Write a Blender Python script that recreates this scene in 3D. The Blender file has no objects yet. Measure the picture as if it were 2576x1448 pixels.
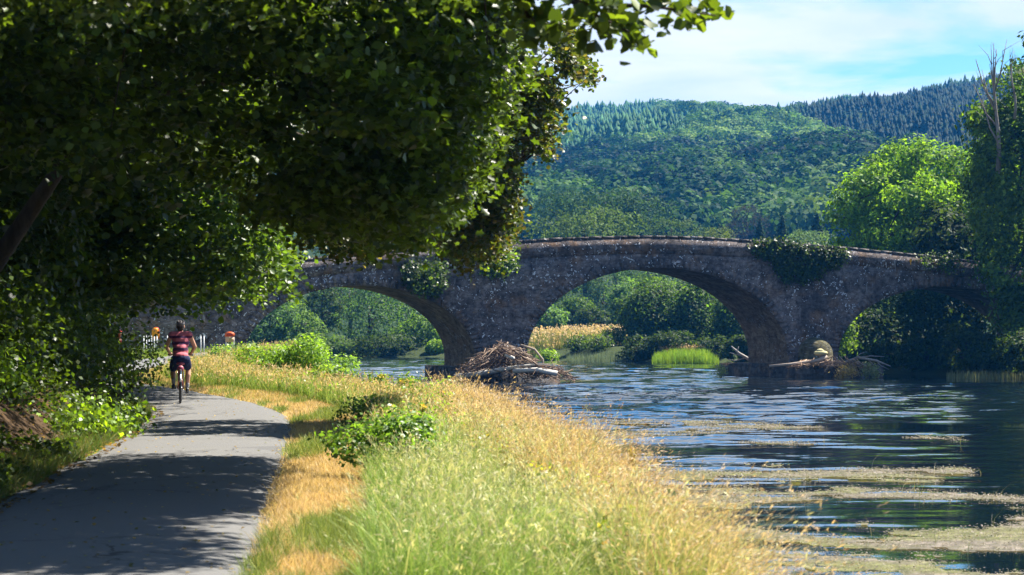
import bpy, math, numpy as np
from mathutils import Vector, Matrix
rng = np.random.default_rng(11)
S = bpy.context.scene
COL = S.collection
PI = math.pi

# ------------------------------------------------------------------ camera
F, CX, HY, EYE = 5009.0, 1288.0, 833.0, 1.6      # focal length, centre and horizon in units of a 2576-wide picture
WATER = -1.4
cd = bpy.data.cameras.new('camera'); cam = bpy.data.objects.new('camera', cd); COL.objects.link(cam)
cam.location = (0, 0, EYE); cam.rotation_euler = (PI/2, 0, 0)
cd.sensor_width = 36; cd.lens = 70.0; cd.shift_y = 109/2576
cd.clip_start = .1; cd.clip_end = 20000
cd.dof.use_dof = True; cd.dof.focus_distance = 70; cd.dof.aperture_fstop = 5.0
S.camera = cam

def at(dx, dy, Y):
    return np.array(((dx-CX)/F*Y, Y, EYE+(HY-dy)/F*Y))

# ------------------------------------------------------------------ helpers
def lerp(a, b, t): return a+(b-a)*t
def sstep(a, b, x):
    t = np.clip((np.asarray(x, float)-a)/(b-a), 0, 1); return t*t*(3-2*t)
def unit(v): return v/np.maximum(np.linalg.norm(v, axis=-1, keepdims=True), 1e-9)
def vnoise(x, y, seed=0):
    x = np.asarray(x, float); y = np.asarray(y, float)
    xi = np.floor(x).astype(np.int64); yi = np.floor(y).astype(np.int64)
    fx = x-xi; fy = y-yi; fx = fx*fx*(3-2*fx); fy = fy*fy*(3-2*fy)
    def h(i, j):
        n = (i*374761393+j*668265263+seed*974711) & 0x7fffffff
        n = ((n ^ (n >> 13))*1274126177) & 0x7fffffff
        return ((n ^ (n >> 16)) & 0xffff)/65535.0
    return lerp(lerp(h(xi, yi), h(xi+1, yi), fx), lerp(h(xi, yi+1), h(xi+1, yi+1), fx), fy)
def fbm(x, y, seed=0, o=4):
    s = 0; a = .5; t = 0
    for k in range(o):
        s = s+a*vnoise(np.asarray(x)*2**k, np.asarray(y)*2**k, seed+k); t += a; a *= .5
    return s/t

def link(o, parent=None):
    COL.objects.link(o)
    if parent is not None: o.parent = parent
    return o
def tag(o, label=None, cat=None, group=None, kind=None):
    if label: o['label'] = label
    if cat: o['category'] = cat
    if group: o['group'] = group
    if kind: o['kind'] = kind
    return o
def empty(name, loc, label, cat, group=None, rz=0):
    o = bpy.data.objects.new(name, None); link(o); o.location = Vector([float(c) for c in loc]); o.rotation_euler = (0, 0, rz)
    o.empty_display_size = .2
    return tag(o, label, cat, group)

def mesh(name, V, faces, mat, parent=None, col=None, smooth=False, attrs=None):
    """faces: one (M,k) array or a list of such arrays"""
    V = np.asarray(V, np.float32).reshape(-1, 3)
    if not isinstance(faces, list): faces = [faces]
    faces = [np.asarray(f, np.int32) for f in faces if len(f)]
    me = bpy.data.meshes.new(name)
    me.vertices.add(len(V)); me.vertices.foreach_set('co', V.ravel())
    loops = np.concatenate([f.ravel() for f in faces])
    starts = []; s = 0
    for f in faces:
        starts.append(s+np.arange(len(f))*f.shape[1]); s += f.size
    starts = np.concatenate(starts).astype(np.int32)
    me.loops.add(len(loops)); me.loops.foreach_set('vertex_index', loops)
    me.polygons.add(len(starts)); me.polygons.foreach_set('loop_start', starts)
    if smooth: me.polygons.foreach_set('use_smooth', np.ones(len(starts), bool))
    me.update(calc_edges=True)
    if col is not None:
        col = np.asarray(col, np.float32)
        if col.ndim == 1: col = np.tile(col, (len(V), 1))
        a = me.attributes.new('col', 'FLOAT_COLOR', 'POINT')
        a.data.foreach_set('color', np.concatenate([col, np.ones((len(V), 1), np.float32)], 1).ravel())
    for k, v in (attrs or {}).items():
        a = me.attributes.new(k, 'FLOAT', 'POINT'); a.data.foreach_set('value', np.asarray(v, np.float32).ravel())
    me.materials.append(mat)
    o = bpy.data.objects.new(name, me)
    return link(o, parent)

class MB:
    """collects vertices, faces and colours, then becomes one mesh"""
    def __init__(s): s.V = []; s.Fs = {}; s.C = []; s.n = 0
    def add(s, V, faces, col=None):
        V = np.asarray(V, float).reshape(-1, 3)
        if not isinstance(faces, list): faces = [faces]
        for f in faces:
            f = np.asarray(f, np.int64)
            if len(f): s.Fs.setdefault(f.shape[1], []).append(f+s.n)
        s.V.append(V); s.n += len(V)
        c = np.asarray(col if col is not None else (.5, .5, .5), float)
        s.C.append(np.tile(c, (len(V), 1)) if c.ndim == 1 else c)
        return s
    def box(s, c, size, col=None, rz=0, jit=0):
        c = np.asarray(c, float); h = np.asarray(size, float)/2
        V = np.array([[x, y, z] for x in (-1, 1) for y in (-1, 1) for z in (-1, 1)])*h
        if jit: V = V+rng.normal(0, jit, V.shape)
        if rz: V = V @ np.array([[math.cos(rz), math.sin(rz), 0], [-math.sin(rz), math.cos(rz), 0], [0, 0, 1]])
        return s.add(V+c, np.array([[0, 1, 3, 2], [4, 6, 7, 5], [0, 4, 5, 1], [2, 3, 7, 6], [0, 2, 6, 4], [1, 5, 7, 3]]), col)
    def tube(s, P, R, n=7, col=None, cap=True):
        P = np.asarray(P, float); k = len(P); R = np.broadcast_to(np.asarray(R, float), (k,))
        T = unit(np.gradient(P, axis=0)); a = np.array([0, 0, 1.]) if abs(T[0][2]) < .9 else np.array([1., 0, 0])
        ring = []; th = np.arange(n)*2*PI/n
        for i in range(k):
            u = np.cross(T[i], a); u /= np.linalg.norm(u)+1e-9; w = np.cross(T[i], u); a = np.cross(u, T[i])*1.0
            ring.append(P[i]+R[i]*(np.cos(th)[:, None]*u+np.sin(th)[:, None]*w))
        V = np.concatenate(ring)
        i = np.arange(k-1)[:, None]*n; j = np.arange(n)[None]; j2 = (j+1) % n
        Q = np.stack([i+j, i+j2, i+n+j2, i+n+j], -1).reshape(-1, 4)
        fs = [Q]
        if cap: fs += [np.array([np.arange(n)[::-1]]), np.array([np.arange(n)+(k-1)*n])]
        return s.add(V, fs, col)
    def ell(s, c, r, col=None, nu=12, nv=8):
        th = np.arange(nu)*2*PI/nu; ph = np.linspace(0, PI, nv+1)[1:-1]
        V = [[0, 0, 1]]+[[math.sin(p)*math.cos(t), math.sin(p)*math.sin(t), math.cos(p)] for p in ph for t in th]+[[0, 0, -1]]
        V = np.array(V)*np.asarray(r, float)+np.asarray(c, float)
        m = nv-1; Q = [[1+i*nu+j, 1+(i+1)*nu+j, 1+(i+1)*nu+(j+1) % nu, 1+i*nu+(j+1) % nu] for i in range(m-1) for j in range(nu)]
        T = [[0, 1+j, 1+(j+1) % nu] for j in range(nu)]+[[len(V)-1, 1+(m-1)*nu+(j+1) % nu, 1+(m-1)*nu+j] for j in range(nu)]
        return s.add(V, [np.array(Q), np.array(T)], col)
    def build(s, name, mat, parent=None, smooth=False, attrs=None):
        return mesh(name, np.concatenate(s.V), [np.concatenate(f) for f in s.Fs.values()], mat, parent, np.concatenate(s.C), smooth, attrs)

# ------------------------------------------------------------------ materials
class NT:
    def __init__(s, name):
        s.m = bpy.data.materials.new(name); s.m.use_nodes = True; s.t = s.m.node_tree; s.t.nodes.clear()
        s.out = s.t.nodes.new('ShaderNodeOutputMaterial')
    def n(s, typ, inp=None, **props):
        nd = s.t.nodes.new('ShaderNode'+typ)
        for k, v in props.items(): setattr(nd, k, v)
        for k, v in (inp or {}).items():
            sock = nd.inputs[k]
            if isinstance(v, bpy.types.NodeSocket): s.t.links.new(v, sock)
            else: sock.default_value = v
        return nd
    def math(s, op, a, b=0.0, clamp=False): return s.n('Math', {0: a, 1: b}, operation=op, use_clamp=clamp).outputs[0]
    def mix(s, f, a, b, mode='MIX'):
        nd = s.n('Mix', None, data_type='RGBA', blend_type=mode)
        for i, v in ((0, f), (6, a), (7, b)):
            if isinstance(v, bpy.types.NodeSocket): s.t.links.new(v, nd.inputs[i])
            else: nd.inputs[i].default_value = v if i == 0 else (*v[:3], 1)
        return nd.outputs[2]
    def ramp(s, f, stops):
        nd = s.n('ValToRGB', {0: f}); el = nd.color_ramp.elements
        while len(el) < len(stops): el.new(.5)
        for e, (p, c) in zip(el, stops):
            e.position = p; e.color = (c, c, c, 1) if not hasattr(c, '__len__') else (*c[:3], 1)
        return nd.outputs[0]
    def noise(s, vec, scale, detail=4, rough=.55, dist=0.0):
        return s.n('TexNoise', {'Vector': vec, 'Scale': scale, 'Detail': detail, 'Roughness': rough, 'Distortion': dist}).outputs[0]
    def obj(s): return s.n('TexCoord').outputs['Object']
    def attr(s, name, out='Color'): return s.n('Attribute', None, attribute_name=name).outputs[out]
    def bump(s, h, strength=.5, dist=.05): return s.n('Bump', {'Height': h, 'Strength': strength, 'Distance': dist}).outputs[0]
    def surf(s, sh): s.t.links.new(sh, s.out.inputs[0]); return s.m
    def prin(s, **k):
        return s.n('BsdfPrincipled', {a.replace('_', ' '): v for a, v in k.items()}).outputs[0]

def leaf_material(name, trans=.35, rough=.45, spec=.4, tcol=(1.25, 1.3, .55)):
    t = NT(name); c = t.attr('col')
    p = t.prin(Base_Color=c, Roughness=rough, Specular_IOR_Level=spec)
    tc = t.mix(1.0, c, tcol, 'MULTIPLY')
    tr = t.n('BsdfTranslucent', {'Color': tc}).outputs[0]
    return t.surf(t.n('MixShader', {0: trans, 1: p, 2: tr}).outputs[0])
M_leaf = leaf_material('leaf', .48, .42, .3, (2.1, 2.0, .5))
M_leaf_mid = leaf_material('distant_leaf', .42, .6, .12, (1.9, 1.9, .55))
M_leaf_far = leaf_material('far_leaf', .3, .7, .06, (1.5, 1.5, .6))
M_grass = leaf_material('grass_blade', .35, .6, .2, (1.2, 1.15, .7))

def plain(name, c, rough=.6, spec=.4, metal=0.0, noise=0.0, scale=20):
    t = NT(name)
    if noise:
        f = t.noise(t.obj(), scale, 5)
        c = t.mix(t.math('MULTIPLY', t.math('SUBTRACT', f, .3, True), noise*2, True), c, [x*.35 for x in c[:3]])
    else: c = (*c[:3], 1)
    return t.surf(t.prin(Base_Color=c, Roughness=rough, Specular_IOR_Level=spec, Metallic=metal))
def col_material(name, rough=.7, spec=.3, bump=0.0, scale=12):
    t = NT(name); c = t.attr('col'); f = t.noise(t.obj(), scale, 6, .65)
    c = t.mix(t.math('MULTIPLY', f, .9), t.mix(1.0, c, (1.25, 1.25, 1.25), 'MULTIPLY'), t.mix(1.0, c, (.5, .5, .5), 'MULTIPLY'))
    k = dict(Base_Color=c, Roughness=rough, Specular_IOR_Level=spec)
    if bump: k['Normal'] = t.bump(f, bump, .05)
    return t.surf(t.prin(**k))
def bark(name, a, b, scale=6):
    t = NT(name); o = t.obj(); v = t.n('VectorMath', {0: o, 1: (1, 1, .25)}, operation='MULTIPLY').outputs[0]
    f = t.noise(v, scale, 6, .7, .4)
    return t.surf(t.prin(Base_Color=t.ramp(f, [(.3, a), (.7, b)]), Roughness=.9, Specular_IOR_Level=.15, Normal=t.bump(f, .8, .06)))
M_bark = bark('bark', (.02, .016, .012), (.075, .06, .045))
M_deadwood = bark('bleached_dead_wood', (.08, .07, .06), (.34, .30, .26), 3)
M_drift = col_material('drift_wood', .85, .2, .4, 8)

# ------------------------------------------------------------------ terrain
PY = np.array([-60, 0, 13, 14.7, 21.3, 31.2, 37.8, 44.8, 52.7, 59.4, 65.7, 77, 89, 105, 118, 135, 170, 260])
PX = np.array([-.2, -1.0, -1.66, -1.81, -2.46, -3.36, -4.2, -5.85, -8.4, -10.9, -12.5, -14.3, -15.1, -14.6, -13.9, -15, -22, -40.])
_yy = np.arange(-60, 260, .25); _xx = np.interp(_yy, PY, PX)
_k = np.hanning(25); _k /= _k.sum(); _xx = np.convolve(np.pad(_xx, 12, 'edge'), _k, 'valid')
PW = 2.62
def path_right(Y): return np.interp(Y, _yy, _xx)
_sl = np.gradient(_xx, _yy)
def path_left(Y): return path_right(Y)-PW*np.sqrt(1+np.interp(Y, _yy, _sl)**2)
RIVER = np.array([(3.1, -60), (2.5, 5), (2.25, 13), (2.0, 19), (1.25, 27), (1.0, 31), (.35, 38), (-1.2, 44), (-4.6, 57), (-7.3, 80), (-9.4, 105), (-10.6, 120), (-14, 150), (-19, 190), (-30, 216), (-60, 226), (-140, 232),
                  (-140, 262), (-60, 247), (-25, 229), (-8, 222), (0, 205), (6, 195), (14, 189), (20, 186), (23, 175), (22, 152), (25, 139), (29, 131.5), (34, 126), (37, 108), (39, 60), (41, -60)], float)
def river_dist(x, y):
    """signed distance to the river's edge, negative in the water"""
    x = np.asarray(x, float); y = np.asarray(y, float); d = np.full(x.shape, 1e9); ins = np.zeros(x.shape, bool)
    for (x0, y0), (x1, y1) in zip(RIVER, np.roll(RIVER, -1, 0)):
        ex, ey = x1-x0, y1-y0; t = np.clip(((x-x0)*ex+(y-y0)*ey)/(ex*ex+ey*ey), 0, 1)
        d = np.minimum(d, np.hypot(x-x0-t*ex, y-y0-t*ey))
        if y1 != y0:
            c = ((y0 > y) != (y1 > y)) & (x < ex*(y-y0)/ey+x0); ins ^= c
    return np.where(ins, -d, d)
def ground_z(x, y):
    x = np.asarray(x, float); y = np.asarray(y, float)
    base = .4*sstep(70, 112, y)
    v = path_left(y)-x
    fade = 1-sstep(62, 84, y)*(1-sstep(5, 14, v))
    rise = (.9*sstep(.25, 1.9, v)+1.0*sstep(1.9, 5, v)+np.clip((v-5)*.12, 0, 4))*fade
    rise = rise+(fbm(x*.9, y*.9, 5)-.5)*.25*sstep(.4, 1.5, v)*fade
    d = river_dist(x, y)
    left = (x < path_right(y)+8) & (y < 150)
    w = np.where(left, 1.5, 7.0); top = np.where(left, base+rise, base-.35+.5*sstep(4, 30, d))
    vr = x-path_right(y)
    top = top+(fbm(x*1.6, y*1.6, 9)-.5)*.12*sstep(.2, 1.0, vr)
    d2 = d+(fbm(x*.8, y*.8, 21)-.5)*.7
    return np.where(d2 < 0, -1.5+np.maximum(d2, -3)*.3, lerp(-1.5, top, sstep(0, 1, d2/w)))

def axis(segs):
    out = []
    for a, b, st in segs: out.append(np.arange(a, b, st))
    return np.concatenate(out+[[segs[-1][1]]])
gx = axis([(-3000, -400, 200), (-400, -60, 20), (-60, -24, 1.5), (-24, 8, .16), (8, 50, 1.2), (50, 400, 18), (400, 3000, 200)])
gy = axis([(-300, -20, 20), (-20, 8, 1), (8, 62, .2), (62, 130, .6), (130, 290, 2.5), (290, 1000, 40), (1000, 5000, 250)])
GX, GY = np.meshgrid(gx, gy); GZ = ground_z(GX, GY)
nx, ny = len(gx), len(gy)
def gridfaces(nx, ny):
    i, j = np.meshgrid(np.arange(nx-1), np.arange(ny-1)); a = (j*nx+i).ravel()
    return np.stack([a, a+1, a+nx+1, a+nx], 1)
_v = path_left(GY)-GX; _vr = GX-path_right(GY)
soil = sstep(.05, .5, _v)*(1-sstep(66, 84, GY)); scrub = np.maximum(sstep(125, 150, GY), sstep(10, 20, GX))
straw = sstep(-.3, .0, _vr)*(1-sstep(70, 100, GY))
t = NT('ground_soil_and_turf'); o = t.obj()
n1 = t.noise(o, 1.3, 5, .6); n2 = t.noise(o, 9, 5, .7); n3 = t.noise(o, 60, 3, .7)
green = t.mix(n2, (.05, .085, .012), (.14, .16, .03))
strawc = t.mix(n3, (.36, .25, .09), (.56, .42, .17))
turf = t.mix(t.ramp(n1, [(.42, 0.), (.58, 1.)]), green, strawc)
soilc = t.mix(n2, (.022, .015, .009), (.10, .062, .034))
c = t.mix(t.attr('straw', 'Fac'), green, turf); c = t.mix(t.attr('soil', 'Fac'), c, soilc); c = t.mix(t.attr('scrub', 'Fac'), c, t.mix(n2, (.018, .03, .008), (.05, .065, .02)))
M_ground = t.surf(t.prin(Base_Color=c, Roughness=.95, Specular_IOR_Level=.1, Normal=t.bump(t.math('ADD', n2, n3), .6, .04)))
ground = mesh('ground', np.stack([GX, GY, GZ], -1), gridfaces(nx, ny), M_ground, smooth=True, attrs={'soil': soil, 'straw': straw, 'scrub': scrub})
tag(ground, 'river valley ground of turf, dry straw and bare soil banks', 'ground', kind='structure')

# path
t = NT('worn_asphalt'); o = t.obj()
f = t.noise(o, 260, 3, .8); g = t.noise(o, 1.1, 5, .6); cr = t.noise(o, 40, 4, .7)
c = t.mix(f, (.06, .06, .063), (.165, .165, .168)); c = t.mix(t.math('MULTIPLY', g, .5), c, (.15, .143, .13))
c = t.mix(t.ramp(cr, [(.62, 0.), (.72, .4)]), c, (.07, .066, .062))
ve = t.n('TexVoronoi', {'Vector': t.n('VectorMath', {0: o, 1: t.n('VectorMath', {0: t.n('TexNoise', {'Vector': o, 'Scale': 1.5, 'Detail': 4.0}).outputs[1], 'Scale': .9}, operation='SCALE').outputs[0]}, operation='ADD').outputs[0], 'Scale': .55}, feature='DISTANCE_TO_EDGE').outputs[0]
crk = t.math('MULTIPLY', t.math('LESS_THAN', ve, .007), t.ramp(t.noise(o, .4, 2), [(.48, 0.), (.56, 1.)]))
c = t.mix(t.math('MULTIPLY', crk, .8), c, (.03, .03, .03))
pt = t.ramp(t.noise(t.n('Mapping', {'Vector': o, 'Scale': (1.4, .45, 1)}).outputs[0], .55, 3, .6, 1.2), [(.60, 0.), (.615, .55)]); c = t.mix(pt, c, (.075, .075, .078))
M_path = t.surf(t.prin(Base_Color=c, Roughness=.85, Specular_IOR_Level=.25, Normal=t.bump(f, .35, .01)))
ys = axis([(-20, 70, .3), (70, 170, .6)]); us = np.linspace(0, 1, 9); V = []
wob = lambda k: (fbm(ys*1.3, ys*0+k*9.3, 31)-.5)*.34+(fbm(ys*6, ys*0+k*4.1, 33)-.5)*.12
for k, u in enumerate(us):
    x = lerp(path_left(ys)+wob(1), path_right(ys)+wob(2), u)
    V.append(np.stack([x, ys, .4*sstep(70, 112, ys)+.03+.02*(1-(2*u-1)**2)-(.035 if k in (0, 8) else 0)], -1))
V = np.stack(V, 1)
path = mesh('path', V, gridfaces(9, len(ys)), M_path, smooth=True)
tag(path, 'narrow grey asphalt riverside path curving away under the trees', 'path', kind='structure')

# river
t = NT('river_water'); o = t.obj()
c = t.n('TexNoise', {'Vector': t.n('Mapping', {'Vector': o, 'Scale': (.8, 1.5, 1)}).outputs[0], 'Scale': 6.0, 'Detail': 3.0, 'Roughness': .6}).outputs[1]
wv = t.n('VectorMath', {0: t.n('VectorMath', {0: c, 1: (.5, .5, .5)}, operation='SUBTRACT').outputs[0], 'Scale': t.math('MULTIPLY', t.attr('ripple', 'Fac'), .12)}, operation='SCALE').outputs[0]
wv = t.n('VectorMath', {0: wv, 1: (.7, 1.0, 0)}, operation='MULTIPLY').outputs[0]
geo = t.n('NewGeometry').outputs['Normal']
bp = t.n('VectorMath', {0: t.n('VectorMath', {0: wv, 1: geo}, operation='ADD').outputs[0]}, operation='NORMALIZE').outputs[0]
p = t.prin(Base_Color=(.0025, .006, .011, 1), Roughness=.04, IOR=1.4, Specular_IOR_Level=1.0, Normal=bp)
M_water = t.surf(p)
rx_ = axis([(-170, -22, 8), (-22, 46, .34), (46, 70, 8)]); ry_ = axis([(-60, 18, 6), (18, 60, .13), (60, 140, .19), (140, 232, .5), (232, 290, 6)])
RX, RY = np.meshgrid(rx_, ry_); q_ = HY-(WATER-EYE)*F/np.maximum(RY, 5); p_ = CX+F*RX/np.maximum(RY, 5)
rip = np.interp(q_, [905, 935, 948, 962, 985, 1040, 1075, 1130, 1300, 1500], [.55, .8, .5, .45, 1.0, 1.0, .5, .38, .22, .10])
rip = rip*np.where(q_ > 1020, np.interp(p_, [1400, 1700, 2100, 2600], [1.35, 1.1, .7, .55]), 1)
stk = fbm(RX*.07+5, RY*.16, 91, 4)+.06*sstep(950, 975, q_)*(1-sstep(1040, 1070, q_)); rip = np.clip(rip*sstep(.30, .62, stk+.12*rip)*1.5, .05, 1.15); rip = np.maximum(rip, .95*sstep(962, 985, q_)*(1-sstep(1030, 1062, q_)))*1.35
wvh = (fbm(RX*.42, RY*1.05, 93, 3)-.5)*.16+(fbm(RX*1.1+9, RY*2.3, 95, 2)-.5)*.035
inr = (RX > -21.5) & (RX < 45.5) & (RY > 18.5) & (RY < 231)
water = mesh('river', np.stack([RX, RY, WATER+np.where(inr, wvh*rip, 0)], -1), gridfaces(len(rx_), len(ry_)), M_water, smooth=True, attrs={'ripple': rip})
tag(water, 'broad rippled river reflecting blue sky and dark trees', 'river', kind='structure')

# ------------------------------------------------------------------ foliage
def leaf_geo(C, size, nrm, aspect=.62, fold=.18, six=False, axis_=None):
    C = np.asarray(C, float); N = len(C); size = np.broadcast_to(size, (N,))[:, None]; nrm = unit(nrm)
    r = rng.normal(size=(N, 3)) if axis_ is None else axis_; a = unit(r-(r*nrm).sum(1, keepdims=True)*nrm); b = np.cross(nrm, a); h = size*.5; w = h*aspect
    if six == 'lobed':
        prof = [(-.62, .62), (-.2, .40), (.22, .98), (.36, .40)]; P = [C-a*h]+[C+a*h*p+b*h*q*.9+nrm*h*fold*q for p, q in prof]+[C+a*h]+[C+a*h*p-b*h*q*.9+nrm*h*fold*q for p, q in prof[::-1]]
        V = np.stack(P, 1).reshape(-1, 3); i = np.arange(N)[:, None]*10
        return V, np.concatenate([i+[0, 1, 2, 3, 4, 5], i+[0, 5, 6, 7, 8, 9]]), 10
    if six:
        P = [C-a*h, C-a*h*.35+b*w*.9+nrm*h*fold, C+a*h*.3+b*w+nrm*h*fold, C+a*h, C+a*h*.3-b*w+nrm*h*fold, C-a*h*.35-b*w*.9+nrm*h*fold]
        V = np.stack(P, 1).reshape(-1, 3); i = np.arange(N)[:, None]*6
        return V, np.concatenate([i+[0, 1, 2, 3], i+[0, 3, 4, 5]]), 6
    V = np.stack([C-a*h, C+b*w+nrm*h*fold, C+a*h, C-b*w+nrm*h*fold], 1).reshape(-1, 3)
    return V, np.arange(N)[:, None]*4+[0, 1, 2, 3], 4

def leaf_colors(N, cols, k, jit=.18, w=None, clump=None):
    cols = np.asarray(cols, float); p = rng.choice(len(cols), N, p=w)
    f = rng.random(N)[:, None]; c = lerp(cols[p], cols[rng.choice(len(cols), N, p=w)], f)
    c = c*np.exp(rng.normal(0, jit, (N, 1)))
    if clump is not None: c = c*clump[:, None]
    return np.repeat(np.clip(c, .003, .9), k, 0)

def crown_points(lobes, n, csize, per, fill=.25, up=.45, minz=-.75, out=.7):
    """clumps of leaves over the shells of several ellipsoids: positions, normals, clump tint"""
    L = np.asarray(lobes, float); area = (L[:, 3]*L[:, 4]+L[:, 3]*L[:, 5]+L[:, 4]*L[:, 5]); nc = max(8, n//per)
    k = rng.choice(len(L), nc*2, p=area/area.sum()); d = unit(rng.normal(size=(nc*2, 3))); d[:, 2] = np.maximum(d[:, 2], minz)
    r = np.where(rng.random(nc*2) < fill, rng.uniform(.35, .8, nc*2), rng.uniform(.82, 1.08, nc*2))[:, None]
    P = L[k, :3]+d*L[k, 3:]*r
    inside = np.zeros(len(P))
    for l in L: inside += (((P-l[:3])/l[3:])**2).sum(1) < .45
    keep = np.argsort(inside+rng.random(len(P))*.9)[:nc]; P, d = P[keep], d[keep]
    tint = np.exp(rng.normal(0, .16, nc))
    idx = np.repeat(np.arange(nc), per)
    X = P[idx]+rng.normal(size=(len(idx), 3))*csize*np.array([1, 1, .75])
    nr = unit(d[idx]*out+rng.normal(size=(len(idx), 3))*.5+np.array([0, 0, up]))
    return X, nr, tint[idx]

def leaves_mesh(name, X, nr, size, cols, mat, parent, aspect=.62, six=False, tint=None, w=None, jit=.18):
    sz = size*np.exp(np.clip(rng.normal(0, .22, len(X)), -.4, .32))
    V, Fc, k = leaf_geo(X, sz, nr, aspect, .2, six)
    return mesh(name, V, Fc, mat, parent, leaf_colors(len(X), cols, k, jit, w, tint))

def auto_lobes(c, rx, ry, rz, n=11, spread=.58, lo=.38, hi=.58):
    c = np.asarray(c, float); out = [(*c, rx*.62, ry*.62, rz*.66)]
    for i in range(n):
        d = unit(rng.normal(size=3)); d[2] = d[2]*.9+.15; f = rng.uniform(lo, hi)
        out.append((*(c+d*np.array([rx, ry, rz])*spread), rx*f, ry*f, rz*f))
    return out

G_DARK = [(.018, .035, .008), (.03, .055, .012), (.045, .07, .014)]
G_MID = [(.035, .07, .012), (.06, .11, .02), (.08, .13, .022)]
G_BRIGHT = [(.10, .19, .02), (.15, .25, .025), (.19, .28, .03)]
G_PALE = [(.06, .12, .04), (.09, .16, .05), (.12, .2, .06)]

def tree(name, label, base, top, lobes, n, ls, cols, cat='tree', group=None, per=24, csize=.5, trunk=.3, mat=None, limbs=True, fill=.25, aspect=.62, up=.45, twood=None, out=.7, jit=.18):
    root = empty(name, base, label, cat, group); b = np.asarray(base, float)
    L = [(l[0]-b[0], l[1]-b[1], l[2]-b[2], *l[3:]) for l in lobes]
    X, nr, tint = crown_points(L, n, csize, per, fill, up, out=out)
    leaves_mesh('crown', X, nr, ls, cols, mat or M_leaf, root, aspect, tint=tint, jit=jit)
    if trunk:
        m = MB(); t = np.asarray(top, float)-b; s = np.linspace(0, 1, 6)[:, None]
        P = s*t+np.array([0.15, .1, 0])*np.sin(s*5)*trunk*2; m.tube(P, trunk*(1.15-.75*s[:, 0]), 8)
        if limbs:
            for l in L[1:]:
                q = np.array(l[:3]); st = P[rng.integers(2, 5)]; mid = (st+q)/2+np.array([0, 0, .1*np.linalg.norm(q-st)])
                m.tube([st, mid, q], [trunk*.45, trunk*.28, trunk*.1], 5)
        m.build('trunk', twood or M_bark, root, True)
    return root

# ------------------------------------------------------------------ bridge
BA = math.radians(23); OX, OY = -2.27, 122.0; EC, ES = math.cos(BA), math.sin(BA); BW = 5.3
def bp(dx, dy, n=0.0):
    """picture position -> (along the bridge, height) on the plane n metres behind its front face"""
    ox, oy = OX-ES*n, OY+EC*n
    u = ((dx-CX)*oy-F*ox)/(F*EC-(dx-CX)*ES); Y = oy+u*ES
    return u, EYE+(HY-dy)/F*Y
def bw(u, n, z): return np.array((OX+u*EC-n*ES, OY+u*ES+n*EC, z))
bridge = empty('stone_bridge', (OX, OY, 0), 'old humpbacked stone bridge of three arches crossing the river', 'bridge', rz=BA)

def stone_material(name, a, b, mort, lichen=.5, brick=True, dark=(.03, .028, .03), sc=1.0, brown=(.16, .10, .06)):
    t = NT(name); o = t.obj(); s = t.n('SeparateXYZ', {0: o}); x, y, z = s.outputs
    q = t.n('CombineXYZ', {0: t.math('ADD', x, t.math('MULTIPLY', y, .73)), 1: z, 2: 0.0}).outputs[0]
    wob = t.n('TexNoise', {'Vector': q, 'Scale': 2.6, 'Detail': 4.0}).outputs[1]
    q2 = t.n('VectorMath', {0: q, 1: t.n('VectorMath', {0: wob, 'Scale': .8}, operation='SCALE').outputs[0]}, operation='ADD').outputs[0]
    br = t.n('TexBrick', {'Vector': q2, 'Color1': (*a, 1), 'Color2': (*b, 1), 'Mortar': (*mort, 1), 'Scale': sc, 'Mortar Size': .02, 'Mortar Smooth': .8, 'Bias': -.1, 'Brick Width': .62, 'Row Height': .23}, offset=.5, squash=.7, squash_frequency=3)
    big = t.noise(o, .35, 5, .6); mid = t.noise(o, 2.2, 6, .7); fine = t.noise(o, 9, 5, .75)
    c = br.outputs[0]
    c = t.mix(t.ramp(big, [(.40, 0.), (.62, .75)]), c, dark)
    c = t.mix(t.ramp(t.noise(o, .8, 4, .6, .5), [(.52, 0.), (.66, .7)]), c, brown)
    c = t.mix(t.n('MapRange', {0: x, 1: -16.0, 2: -24.0, 3: 0.0, 4: .55}).outputs[0], c, (.23, .16, .11))
    c = t.mix(t.ramp(mid, [(.3, 0.), (.7, 1.)]), t.mix(1., c, (2.0, 1.93, 1.88), 'MULTIPLY'), t.mix(1., c, (.2, .2, .22), 'MULTIPLY'))
    if lichen:
        vo = t.n('TexVoronoi', {'Vector': q2, 'Scale': 5.5, 'Randomness': 1.0}, feature='F1').outputs[0]
        th = t.math('MULTIPLY', t.ramp(t.noise(o, .55, 4, .65), [(.36, 0.), (.62, 1.)]), .42)
        spot = t.math('LESS_THAN', t.math('ADD', vo, t.math('MULTIPLY', fine, .25)), t.math('ADD', th, .10))
        rnd = t.n('TexVoronoi', {'Vector': q2, 'Scale': 5.5, 'Randomness': 1.0}, feature='F1').outputs[1]
        spot = t.math('MULTIPLY', spot, t.math('GREATER_THAN', t.n('SeparateColor', {0: rnd}).outputs[0], .45))
        c = t.mix(t.math('MULTIPLY', spot, lichen), c, (.62, .61, .62))
        sv = t.n('CombineXYZ', {0: t.math('MULTIPLY', x, 5.0), 1: t.math('MULTIPLY', y, 5.0), 2: t.math('MULTIPLY', z, .7)}).outputs[0]
        stk = t.math('MULTIPLY', t.ramp(t.noise(sv, .8, 4, .6), [(.60, 0.), (.70, 1.)]), t.ramp(t.noise(o, .45, 3, .5), [(.5, 0.), (.62, 1.)]))
        c = t.mix(t.math('MULTIPLY', stk, lichen*.75), c, (.42, .41, .41))
    h = t.math('ADD', t.math('MULTIPLY', br.outputs[1], -1.0), t.math('MULTIPLY', mid, .8))
    return t.surf(t.prin(Base_Color=c, Roughness=.95, Specular_IOR_Level=.12, Normal=t.bump(h, .9, .07)))
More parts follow.
